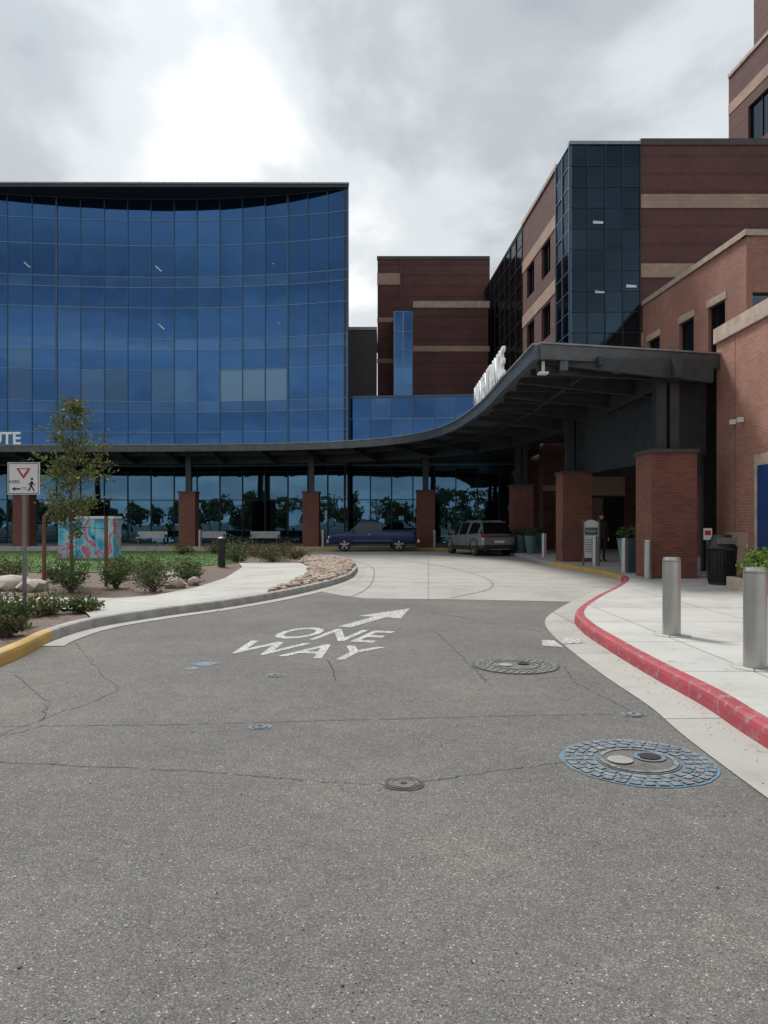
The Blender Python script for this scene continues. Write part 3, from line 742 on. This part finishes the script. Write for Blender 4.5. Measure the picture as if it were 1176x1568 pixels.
mb=MB(); mb.face([(2.05,9.6,.005),(2.3,9.45,.005),(2.30,10.0,.005),(2.15,10.05,.005)],'white'); mb.face([(2.34,9.65,.016),(2.66,9.75,.016),(2.68,10.1,.016),(2.42,10.15,.016)],'white'); mb.obj('road_marking_stub')
mb=MB()
def crack(P,wd=.008,j=.03,n=14,k='crack',z=.004):
    L=[]
    for i in range(len(P)-1):
        for q in range(n):
            t=q/n; L.append((P[i][0]+(P[i+1][0]-P[i][0])*t+U(-j,j),P[i][1]+(P[i+1][1]-P[i][1])*t+U(-j,j)))
    L.append(P[-1])
    for i in range(len(L)-1):
        if R()<.12: continue
        a,b=Vector(L[i]),Vector(L[i+1]); t=(b-a); 
        if t.length<1e-4: continue
        t.normalize(); nn=Vector((t.y,-t.x)); w1=wd*U(.2,.6); w2=wd*U(.2,.6)
        mb.face([(a.x-nn.x*w1,a.y-nn.y*w1,z),(a.x+nn.x*w1,a.y+nn.y*w1,z),(b.x+nn.x*w2,b.y+nn.y*w2,z),(b.x-nn.x*w2,b.y-nn.y*w2,z)],k)
crack([(-4.2,5.75),(-1.6,5.85),(.9,6.1),(2.2,6.2)],.009,.010,40)
crack([(-3.0,5.0),(-1.2,4.75),(-.35,4.55),(.1,4.5),(.7,4.75),(1.25,4.95)],.008,.014,18)
crack([(.75,10.9),(.9,9.2),(1.0,7.9),(1.05,7.2)],.011,.02)
crack([(2.0,8.2),(1.9,7.4),(2.1,6.3)],.008,.015)
crack([(-.65,8.6),(-.55,8.0),(-.5,7.5)],.014,.015)
crack([(-3.9,7.8),(-3.0,6.6),(-2.7,5.8),(-3.3,4.8)],.008,.025)
crack([(.7,13.5),(1.6,11.8),(2.3,10.8)],.012,.03)
crack([(-4.1,9.8),(-2.5,7.0),(-3.2,4.4)],.007,.03)
crack([(-1.2,14.5),(0,14.3),(1.6,14.2),(3.2,14.0)],.014,.02)
mb.obj('road_cracks')
mb=MB()
def joint(P,wd=.035,z=.009):
    L=catmull(P,8); l=offset(L,wd/2); r_=offset(L,-wd/2)
    for i in range(len(L)-1): mb.face([(r_[i][0],r_[i][1],z),(l[i][0],l[i][1],z),(l[i+1][0],l[i+1][1],z),(r_[i+1][0],r_[i+1][1],z)],'jnt')
joint([(1.4,15.6),(2.6,18),(2.9,21.5),(2.3,26),(1.2,30),(0,33)],.04)
joint([(-1.0,20),(1,19.6),(3,19.4),(5.2,19)],.03); joint([(-.6,26),(2,25.8),(6,25.5)],.03); joint([(-.7,15.9),(-.4,18),(-.3,22),(-.5,27),(-1.6,32)],.04)
mb.obj('driveway_joints')

def disc(mb,x,y,z,r0,r1,k,n=40,irr=0):
    A=[];Bq=[]
    for i in range(n):
        t=2*math.pi*i/n; q=r1*(1+U(-irr,irr)); A.append((x+r0*math.cos(t),y+r0*math.sin(t),z)); Bq.append((x+q*math.cos(t),y+q*math.sin(t),z))
    for i in range(n):
        j=(i+1)%n
        if r0>0: mb.face([A[i],Bq[i],Bq[j],A[j]],k)
        else: mb.face([(x,y,z),Bq[i],Bq[j]],k)
def manhole(x,y,r,blue=True):
    mb=MB(); mo='mosaic' if blue else 'mosaic2'
    disc(mb,x,y,.004,.0,r*1.03,'bluep' if blue else 'crack',40,.02)
    for ring,(ra,rb_) in enumerate(((.86,.98),(.74,.84),(.60,.72))):
        nn=34-ring*6
        for i in range(nn):
            t0_=2*math.pi*(i+.1)/nn;t1_=2*math.pi*(i+.9)/nn
            mb.face([(x+r*q*math.cos(t),y+r*q*math.sin(t),.010+U(0,.002)) for q,t in ((ra,t0_),(rb_,t0_),(rb_,t1_),(ra,t1_))],mo)
    disc(mb,x,y,.009,.0,r*.56,'iron'); disc(mb,x,y,.014,r*.46,r*.52,mo)
    disc(mb,x-r*.25,y-r*.02,.018,0,r*.17,'kerb',24); 
    if blue: disc(mb,x+r*.20,y+r*.12,.016,r*.16,r*.22,'bluep',24)
    disc(mb,x+r*.20,y+r*.12,.020,0,r*.14,'hole',24)
    mb.obj('manhole_cover')
manhole(1.70,4.95,.49); manhole(1.47,8.25,.47,False)
for x,y,r,b in ((.12,4.52,.095,0),(-.97,5.79,.07,1),(-1.14,7.74,.085,1),(2.08,6.16,.085,1)):
    mb=MB(); disc(mb,x,y,.004,0,r*1.25,'bluep' if b else 'crack',24,.12); disc(mb,x,y,.008,0,r,'iron' if not b else 'mosaic2',24); disc(mb,x,y,.012,r*.75,r*.85,'iron',24); disc(mb,x,y,.012,0,r*.22,'crack',12); mb.obj('valve_cover')
mb=MB()
for x,y,r in ((-2.0,8.35,.13),(-2.1,8.1,.08)): disc(mb,x,y,.004,0,r,'bluep',18,.3)
mb.obj('utility_paint_mark')

# ------------------------------------------------------------------ bollards
def bollard(x,y,r=.112,h=1.0):
    mb=MB(); mb.cyl(0,0,0,.006,r*2.1,k='path',n=32); mb.cyl(0,0,.006,h-.03,r,k='stain',n=32)
    mb.cyl(0,0,h-.03,h,r,r*.9,k='stain',n=32); mb.cyl(0,0,h-.055,h-.045,r*1.012,k='galv',n=32)
    o=mb.obj('steel_bollard',smooth=40); o.location=(x,y,.151)
for x,y in ((3.71,9.54),(3.71,7.39),(6.75,18.9),(6.9,21.2),(7.0,24.5),(6.6,30.5),(5.9,40.0),(-3.6,43.8),(2.9,42.4),(-11,44.2),(8.1,21.6)):
    bollard(x,y,.112 if y<12 else .1)

# ------------------------------------------------------------------ yield sign
ys=root('pedestrian_yield_sign',(-5.16,10.6,.13)); mb=MB()
mb.box(-.025,.025,.0,.03,0,2.33,'galv'); mb.obj('post',ys)
mb=MB(); mb.box(-.23,.23,-.012,-.003,1.87,2.33,'white_s'); mb.obj('plate',ys,bevel=.004)
mb=MB(); yy=-.016
def tri(s,k,y_): mb.face([(-s,y_,2.215+s*.577*.5),(0,y_,2.215-s*1.155),(s,y_,2.215+s*.577*.5)],k)
tri(.105,'redsign',yy); tri(.06,'white_s',yy-.003)
for a_,b_,c_,d_ in ((-.215,.215,2.31,2.318),(-.215,.215,1.882,1.89),):
    mb.face([(a_,yy,c_),(b_,yy,c_),(b_,yy,d_),(a_,yy,d_)],'black')
for a_ in (-.215,.207): mb.face([(a_,yy,1.89),(a_+.008,yy,1.89),(a_+.008,yy,2.31),(a_,yy,2.31)],'black')
mb.face([(-.17,yy,1.95),(-.12,yy,1.98),(-.12,yy,1.96),(-.04,yy,1.96),(-.04,yy,1.94),(-.12,yy,1.94),(-.12,yy,1.92)],'black')
def bar(x0,z0,x1,z1,w_):
    d=Vector((x1-x0,z1-z0)).normalized(); nn=Vector((-d.y,d.x))*w_
    mb.face([(x0-nn.x,yy,z0-nn.y),(x1-nn.x,yy,z1-nn.y),(x1+nn.x,yy,z1+nn.y),(x0+nn.x,yy,z0+nn.y)],'black')
bar(.11,2.0,.12,2.06,.017); bar(.11,2.0,.07,1.92,.010); bar(.11,2.0,.155,1.92,.010); bar(.12,2.05,.07,2.01,.007); bar(.12,2.05,.165,2.0,.007)
mb.face([(.12+.018*math.cos(t),yy,2.095+.018*math.sin(t)) for t in [i*math.pi/5 for i in range(10)]],'black')
mb.obj('symbols',ys)
text('word','HERE',basis((.065,0,0),(0,0,.065),(0,-1,0),(-.13,yy,2.03)),'black',0,ys,'CENTER'); text('word2','TO',basis((.05,0,0),(0,0,.05),(0,-1,0),(.01,yy,1.94)),'black',0,ys,'CENTER')

# ------------------------------------------------------------------ left side furniture
M['art']=artm('wrap_art')
ub=root('art_wrapped_utility_cabinet',(-11.9,29.5,.13)); mb=MB(); mb.box(-1.1,1.1,0,.9,.08,1.62,'art'); mb.box(-1.13,1.13,-.03,.93,1.62,1.72,'white_s'); mb.box(-1.15,1.15,-.05,.95,0,.08,'kerb')
for x in (-.37,.37): mb.box(x-.008,x+.008,-.006,0.0,.12,1.6,'black')
mb.box(.28,.32,-.04,0,.8,.95,'black'); mb.obj('cabinet',ub,bevel=.015)
mb=MB()
mb.cyl(0,0,0,.85,.13,.13,'black',20); mb.cyl(0,0,.85,.95,.16,.16,'black',20); mb.cyl(0,0,.95,1.0,.16,.05,'black',20)
o=mb.obj('landscape_light_bollard',smooth=40); o.location=(-5.4,24.6,.13)
def bench(x,y):
    mb=MB(); mb.box(-1,1,0,.45,.40,.47,'white_s'); mb.box(-1,1,.42,.48,.47,.85,'white_s')
    for q in (-.85,.8): mb.box(q,q+.06,.02,.42,0,.40,'galv')
    for q in (-.95,.9): mb.box(q,q+.05,.02,.45,.47,.65,'galv')
    o=mb.obj('white_bench',bevel=.01); o.location=(x,y,.151)
bench(-15.6,49.4); bench(-8.0,49.4); bench(-11.7,49.6)

# ------------------------------------------------------------------ right side furniture
def planter(x,y,h=.95,r0=.2,r1=.33,plant=True):
    rt=root('tapered_planter',(x,y,.151)); mb=MB(); mb.cyl(0,0,0,h,r0,r1,'teal',28,cap=False); mb.cyl(0,0,h,h+.03,r1*1.04,r1*1.04,'teal',28); mb.cyl(0,0,h+.03,h+.032,r1*.9,k='mulch',n=20); mb.obj('pot',rt,smooth=50)
    if plant:
        m2=MB()
        for i in range(420):
            p=Vector((random.gauss(0,.14),random.gauss(0,.14),h+.05+abs(random.gauss(0,.14)))); leaf(m2,p,.05,random.choice(['leafG','leafD']))
        m2.obj('foliage',rt)
planter(7.15,21.6); planter(7.75,22.6); planter(6.85,34.4,.8); planter(6.55,35.6,.8); planter(7.4,35.2,.9)
sg=root('information_sign',(7.0,25.0,.151)); mb=MB(); mb.box(-.29,.29,-.03,.03,.25,1.42,'white_s'); mb.box(-.29,-.24,-.04,.04,0,1.55,'galv'); mb.box(.24,.29,-.04,.04,0,1.55,'galv')
pts_=[(-.29+.58*i/10,.0,1.42+.12*math.sin(math.pi*i/10)) for i in range(11)]
mb.raw([(p[0],-.03,p[2]) for p in pts_]+[(p[0],.03,p[2]) for p in pts_],[tuple(range(10,-1,-1)),tuple(range(11,22))]+[(i,i+1,12+i,11+i) for i in range(10)],'white_s'); mb.box(-.22,.22,-.035,-.03,1.02,1.28,'teal')
for i in range(6): mb.box(-.2,.2-.06*(i%3),-.034,-.03,.45+.08*i,.47+.08*i,'black')
mb.obj('panel',sg)
text('title','Visitors',basis((.12,0,0),(0,0,.12),(0,-1,0),(0,-.037,1.12)),'white_s',0,sg,'CENTER')
bs=root('blue_parking_sign',(6.75,28.3-.9,.151)); mb=MB(); mb.box(-.02,.02,-.02,.02,0,1.2,'galv'); mb.box(-.16,.16,-.03,-.02,.45,1.25,'bluepanel'); mb.box(-.11,.11,-.036,-.03,.98,1.18,'white_s'); mb.box(-.1,.1,-.036,-.03,.6,.64,'white_s'); mb.obj('panel',bs)
tb=root('litter_bin',(7.9,17.3,.151)); mb=MB(); 
mb.cyl(0,0,0,.08,.29,.29,'black',28); mb.cyl(0,0,.08,.80,.25,.27,'black',28)
for i in range(30):
    t=2*math.pi*i/30; x,y=math.cos(t),math.sin(t); mb.tube((x*.29,y*.29,.05),(x*.32,y*.32,.86),.013,.013,'black',4)
mb.cyl(0,0,.84,.90,.34,.34,'black',28); mb.cyl(0,0,.9,1.16,.31,.20,'black',28)
mb.box(-.2,.2,-.33,-.2,.95,1.1,'galv'); mb.obj('slatted_body',tb,smooth=35)
sg2=root('small_notice_sign',(8.35,19.1,.151)); mb=MB(); mb.box(-.02,.02,-.02,.02,0,1.25,'galv'); mb.box(-.11,.11,-.03,-.02,1.0,1.3,'white_s'); mb.box(-.08,.08,-.035,-.03,1.12,1.24,'redsign'); mb.obj('plate',sg2)

# ------------------------------------------------------------------ vehicles
M['suvp']=simple('car_paint_grey',(.25,.26,.275),.25,.45,namt=.05); M['bluepnt']=simple('car_paint_blue',(.007,.025,.10),.2,.1,namt=.05)
M['carglass']=simple('car_glass',(.008,.010,.012),.05,namt=.05); M['plastic']=simple('black_plastic',(.02,.02,.021),.55); M['tail']=simple('tail_lamp',(.35,.01,.012),.2,namt=.05); M['head']=simple('head_lamp',(.7,.7,.7),.15,namt=.05); M['rim']=simple('alloy_rim',(.42,.42,.42),.3,.8)
M['wpaint']=simple('car_paint_white',(.7,.7,.7),.25,.1,namt=.03)
def lerp_prof(P,x):
    for i in range(len(P)-1):
        if P[i][0]<=x<=P[i+1][0]:
            t=(x-P[i][0])/(P[i+1][0]-P[i][0]); return P[i][1]+(P[i+1][1]-P[i][1])*t
    return P[0][1] if x<P[0][0] else P[-1][1]
def carbody(rt,low,belt,wid,cab,cabw,pk,pillars,wheels,r,halfw,roofk=None,nx=46):
    x0,x1=belt[0][0],belt[-1][0]; mb=MB(); rings=[]
    xs=[x0+(x1-x0)*i/nx for i in range(nx+1)]
    for x in xs:
        zb=lerp_prof(low,x); zt=lerp_prof(belt,x); w=lerp_prof(wid,x)
        half=[(w*.86,zb),(w*.965,zb+.05),(w*.985,zb+(zt-zb)*.3),(w,zb+(zt-zb)*.62),(w*.992,zt-.10),(w*.965,zt-.035),(w*.90,zt),(w*.5,zt+.018),(0,zt+.025)]
        rings.append([(x,y,z) for y,z in half]+[(x,-y,z) for y,z in half[-2::-1]])
    n=len(rings[0]); vs=[p for r_ in rings for p in r_]; fs=[];ks=[]
    for i in range(len(rings)-1):
        for j in range(n-1):
            jj=j if j<n//2 else n-2-j
            fs.append((i*n+j,(i+1)*n+j,(i+1)*n+j+1,i*n+j+1)); ks.append('plastic' if jj<=1 and roofk!='truck' else pk)
        fs.append((i*n+n-1,(i+1)*n+n-1,(i+1)*n,i*n)); ks.append('plastic')
    fs.append(tuple(range(n))); ks.append(pk); fs.append(tuple(range((len(rings)-1)*n+n-1,(len(rings)-1)*n-1,-1))); ks.append(pk)
    mb.raw(vs,fs,None,ks)
    o=mb.obj('body',rt); me=o.data
    bm=bmesh.new(); bm.from_mesh(me); bmesh.ops.recalc_face_normals(bm,faces=bm.faces); bm.to_mesh(me); bm.free()
    cut=MB(); nn=28
    for x in wheels:
        for s0,s1 in ((-2,-halfw+.28),(halfw-.28,2)):
            v=[(x+(r+.055)*math.cos(2*math.pi*i/nn),yy,r+(r+.055)*math.sin(2*math.pi*i/nn)) for yy in (s0,s1) for i in range(nn)]
            cut.raw(v,[(i,(i+1)%nn,nn+(i+1)%nn,nn+i) for i in range(nn)]+[tuple(range(nn-1,-1,-1)),tuple(range(nn,2*nn))],'plastic')
    co_=cut.obj('cutter'); bm=bmesh.new(); bm.from_mesh(co_.data); bmesh.ops.recalc_face_normals(bm,faces=bm.faces); bm.to_mesh(co_.data); bm.free()
    md=o.modifiers.new('b','BOOLEAN'); md.object=co_; md.operation='DIFFERENCE'; md.solver='EXACT'
    try: md.material_mode='TRANSFER'
    except Exception: pass
    dg=bpy.context.evaluated_depsgraph_get(); nm=bpy.data.meshes.new_from_object(o.evaluated_get(dg)); o.modifiers.clear(); o.data=nm; bpy.data.objects.remove(co_)
    nm.polygons.foreach_set('use_smooth',[True]*len(nm.polygons)); nm.set_sharp_from_angle(angle=math.radians(32))
    g=MB(); rings=[]; m=30; cx0,cx1=cab[0][0],cab[-1][0]
    xs=[cx0+(cx1-cx0)*i/m for i in range(m+1)]
    for x in xs:
        zt=lerp_prof(cab,x); zb=lerp_prof(belt,x)-.03; wb=lerp_prof(wid,x)*.93; f=max(0,min(1,(zt-zb)/(max(c[1] for c in cab)-zb))); wt=wb+(cabw-wb)*f
        half=[(wb,zb),(wb+(wt-wb)*.5+.012,zb+(zt-zb)*.5),(wt+.02,zb+(zt-zb)*.90),(wt-.05,zb+(zt-zb)*.985),(wt*.5,zt+.012*f),(0,zt+.018*f)]
        rings.append([(x,y,z) for y,z in half]+[(x,-y,z) for y,z in half[-2::-1]])
    n=len(rings[0]); vs=[p for r_ in rings for p in r_]; fs=[];ks=[]
    zmax=max(c[1] for c in cab)
    for i in range(m):
        xm=(xs[i]+xs[i+1])/2; hi=lerp_prof(cab,xm)>zmax-.10
        for j in range(n-1):
            jj=j if j<n//2 else n-2-j
            k='carglass'
            if jj>=2 and hi: k=pk
            if jj>=2 and not hi and jj==2: k=pk
            if jj<2 and any(a<=xm<=b for a,b in pillars): k=pk
            fs.append((i*n+j,(i+1)*n+j,(i+1)*n+j+1,i*n+j+1)); ks.append(k)
    fs.append(tuple(range(n))); ks.append('carglass'); fs.append(tuple(range(m*n+n-1,m*n-1,-1))); ks.append('carglass')
    g.raw(vs,fs,None,ks); go=g.obj('cabin',rt,smooth=35)
    bm=bmesh.new(); bm.from_mesh(go.data); bmesh.ops.recalc_face_normals(bm,faces=bm.faces); bm.to_mesh(go.data); bm.free()
    wm=MB()
    for x in wheels:
        for s in (-1,1):
            wheel(wm,x,s*(halfw-.125),r,.23,s)
            ri,ro=r+.045,r+.10
            for i in range(18):
                t0,t1=math.pi*(-.05+1.10*i/18),math.pi*(-.05+1.10*(i+1)/18); yo=s*(halfw+.012)
                q=[(x+a*math.cos(t),yo,r+a*math.sin(t)) for a,t in ((ri,t0),(ro,t0),(ro,t1),(ri,t1))]; q2=[(p[0],s*(halfw-.12),p[2]) for p in q]
                if roofk!='truck': wm.raw(q+q2,[(0,1,2,3),(1,5,6,2),(0,3,7,4)],'plastic')
    wm.obj('wheels',rt,smooth=40)
def wheel(mb,x,y,r,wd,sgn):
    n=24
    def ring(rr,yy): return [(x+rr*math.cos(2*math.pi*i/n),yy,r+rr*math.sin(2*math.pi*i/n)) for i in range(n)]
    yo=y+sgn*wd/2; yi=y-sgn*wd/2
    R_=[ring(r*.94,yi),ring(r,yi+sgn*.03),ring(r,yo-sgn*.03),ring(r*.94,yo),ring(r*.68,yo),ring(r*.66,yo-sgn*.05),ring(r*.2,yo-sgn*.04),ring(.01,yo-sgn*.02)]
    kk_=['rubber','rubber','rubber','rubber','rim','plastic','rim']
    for a in range(len(R_)-1): mb.raw(R_[a]+R_[a+1],[(i,(i+1)%n,n+(i+1)%n,n+i) for i in range(n)],kk_[a])
    for s in range(5):
        t=2*math.pi*s/5+.3; ct,st_=math.cos(t),math.sin(t); q=[]
        for rr,pw in ((r*.12,.03),(r*.67,.05)):
            for w_ in (-pw,pw): q.append((x+rr*ct-w_*st_,yo-sgn*.012,r+rr*st_+w_*ct))
        mb.raw(q,[(0,1,3,2)],'rim')
def suv(name,x,y,head,pk):
    rt=root(name,(x,y,.008),head)
    low=[(-2.24,.42),(-2.1,.28),(-1.7,.24),(1.8,.24),(2.1,.28),(2.24,.40)]
    belt=[(-2.24,.86),(-2.19,.98),(-2.08,1.06),(-1.6,1.09),(0,1.02),(1.0,1.0),(1.7,.93),(2.05,.84),(2.2,.70),(2.24,.60)]
    wid=[(-2.24,.80),(-2.15,.89),(-1.9,.93),(0,.94),(1.7,.92),(2.05,.86),(2.24,.70)]
    cab=[(-2.12,1.08),(-2.0,1.22),(-1.78,1.46),(-1.6,1.57),(-1.3,1.625),(-.6,1.66),(.1,1.645),(.45,1.57),(.8,1.36),(1.22,1.02)]
    carbody(rt,low,belt,wid,cab,.60,pk,[(-1.95,-1.62),(-.62,-.50),(.42,.50),(.95,1.22)],(-1.38,1.40),.37,.93)
    d=MB()
    d.box(-2.29,-2.16,-.78,.78,.30,.54,'plastic'); d.box(-2.30,-2.2,-.5,.5,.30,.36,'galv')
    for s in (-1,1):
        d.box(-2.22,-2.06,s*.74-.15,s*.74+.15,.91,1.0,'tail'); d.box(-1.4,.1,s*.52-.018,s*.52+.018,1.60,1.69,pk); d.box(.85,1.02,s*1.0-.09,s*1.0+.09,1.04,1.16,pk); d.box(1.95,2.16,s*.70-.12,s*.70+.12,.68,.78,'head')
        d.box(-.57,-.555,s*.942-.004,s*.942+.004,.42,1.0,'plastic'); d.box(.45,.465,s*.942-.004,s*.942+.004,.42,1.0,'plastic'); d.box(-.98,.98,s*.935-.012,s*.935+.012,.26,.38,'plastic'); d.box(-.45,-.27,s*.945-.01,s*.945+.01,.86,.89,'galv')
    d.box(-2.25,-2.17,-.60,.60,.94,.965,'plastic'); d.box(-2.27,-2.2,-.26,.26,.62,.75,'white_s'); d.box(-1.80,-1.48,-.56,.56,1.60,1.635,pk); d.box(2.12,2.26,-.5,.5,.42,.60,'plastic')
    d.obj('trim',rt,bevel=.012)
def pickup(name,x,y,head,pk):
    rt=root(name,(x,y,.008),head)
    low=[(-2.42,.52),(-2.3,.46),(-1.8,.42),(1.9,.40),(2.2,.44),(2.4,.50)]
    belt=[(-2.42,1.06),(-2.38,1.10),(-.45,1.10),(1.2,1.09),(1.9,1.05),(2.3,.97),(2.38,.90),(2.42,.78)]
    wid=[(-2.42,.84),(-2.3,.87),(0,.88),(1.9,.87),(2.3,.84),(2.42,.78)]
    cab=[(-.52,1.10),(-.46,1.45),(-.38,1.66),(-.1,1.715),(.4,1.72),(.68,1.67),(.95,1.42),(1.28,1.09)]
    carbody(rt,low,belt,wid,cab,.62,pk,[(-.52,-.36),(.0,.09),(.62,.70),(1.1,1.28)],(-1.42,1.55),.37,.88,'truck')
    d=MB()
    d.box(-2.28,-.58,-.70,.70,1.122,1.128,'plastic')
    for s in (-1,1): d.box(-2.38,-.56,s*.79-.06,s*.79+.06,1.10,1.16,pk)
    d.box(-2.43,-2.30,-.8,.8,1.10,1.16,pk); d.box(-2.56,-2.43,-.84,.84,.50,.66,'chrome'); d.box(2.41,2.53,-.82,.82,.48,.64,'chrome'); d.box(2.36,2.45,-.50,.50,.70,.86,'plastic')
    for s in (-1,1):
        d.box(-2.45,-2.36,s*.77-.07,s*.77+.07,.76,1.0,'tail'); d.box(2.30,2.44,s*.66-.12,s*.66+.12,.72,.86,'head'); d.box(1.0,1.12,s*.99-.09,s*.99+.09,1.10,1.26,'plastic')
        for q in (-.42,.05,1.18): d.box(q,q+.015,s*.882-.004,s*.882+.004,.48,1.04,'plastic')
        d.box(.15,.27,s*.885-.01,s*.885+.01,.93,.96,'chrome'); d.box(-1.0,1.08,s*.882-.01,s*.882+.01,.60,.63,'galv')
    d.obj('trim',rt,bevel=.01)
suv('parked_suv',4.7,36.9,math.radians(90+19),'suvp')
pickup('blue_pickup_truck',-.65,41.2,math.radians(183),'bluepnt')
for i,(x,y) in enumerate(((-24,-30),(-17,-31),(-8,-33),(2,-30),(9,-32),(18,-31))):
    suv('parked_car',x,y,math.radians(90 if i%2 else 0),'wpaint' if i%2 else 'suvp')

# ------------------------------------------------------------------ person under the canopy
M['cloth']=simple('dark_clothing',(.018,.019,.024),.9,namt=.3); M['skin']=simple('skin',(.35,.2,.14),.6,namt=.05); M['hair']=simple('hair',(.02,.014,.01),.7)
pr=root('standing_person',(8.0,27.2,.151),math.radians(20))
V=[(0,0,.95),(0,0,1.12),(0,0,1.32),(0,0,1.45),(0,0,1.52),(0,0,1.60),
   (-.17,0,1.42),(-.24,.02,1.15),(-.23,-.06,.90),(.17,0,1.42),(.24,.02,1.15),(.23,-.06,.90),
   (-.10,0,.90),(-.11,-.02,.50),(-.11,.02,.09),(-.12,-.13,.04),(.10,0,.90),(.11,-.03,.50),(.11,.02,.09),(.12,-.13,.04)]
Ed=[(0,1),(1,2),(2,3),(3,4),(4,5),(3,6),(6,7),(7,8),(3,9),(9,10),(10,11),(0,12),(12,13),(13,14),(14,15),(0,16),(16,17),(17,18),(18,19)]
Rd=[.15,.135,.16,.09,.055,.055,.07,.05,.035,.07,.05,.035,.10,.07,.045,.04,.10,.07,.045,.04]
me=bpy.data.meshes.new('body'); me.from_pydata(V,Ed,[]); ob=bpy.data.objects.new('clothed_body',me); COL.objects.link(ob); ob.parent=pr
sk=ob.modifiers.new('s','SKIN')
for i,v in enumerate(me.skin_vertices[0].data): v.radius=(Rd[i],Rd[i]*.8); v.use_root=(i==0)
ob.modifiers.new('ss','SUBSURF').levels=2; ob.modifiers['ss'].render_levels=2; me.materials.append(M['cloth'])
mb=MB(); vs=[(v.x*.075,v.y*.09+(-.015 if v.y<-.8 and abs(v.x)<.3 else 0),v.z*.115+1.66) for v in ico(3)[0]]; fs=ico(3)[1]
ks=['hair' if sum(vs[a][2] for a in f)/3>1.70 or sum(vs[a][1] for a in f)/3>.03 else 'skin' for f in fs]; mb.raw(vs,fs,None,ks)
mb.raw([(-.012,-.085,1.66),(.012,-.085,1.66),(0,-.115,1.635),(0,-.088,1.625),(0,-.088,1.69)],[(0,2,4),(1,4,2),(0,3,2),(1,2,3)],'skin')
for s in (-1,1):
    mb.raw([(s*.075+v.x*.012,v.y*.02,1.655+v.z*.03) for v in I1[0]],I1[1],'skin'); mb.raw([(s*.03+v.x*.012,-.082+v.y*.008,1.672+v.z*.008) for v in I1[0]],I1[1],'hair')
    for fgr in range(5): mb.tube((s*(.235),-.09+.02*(fgr-2)*.8,.86),(s*.235,-.10+.02*(fgr-2),.76-(.0 if fgr in(1,2,3) else -.03)),.010,.007,'skin',6)
    mb.raw([(s*.235+v.x*.02,-.08+v.y*.045,.86+v.z*.05) for v in I1[0]],I1[1],'skin')
mb.obj('head_and_hands',pr,smooth=60)
print('done')
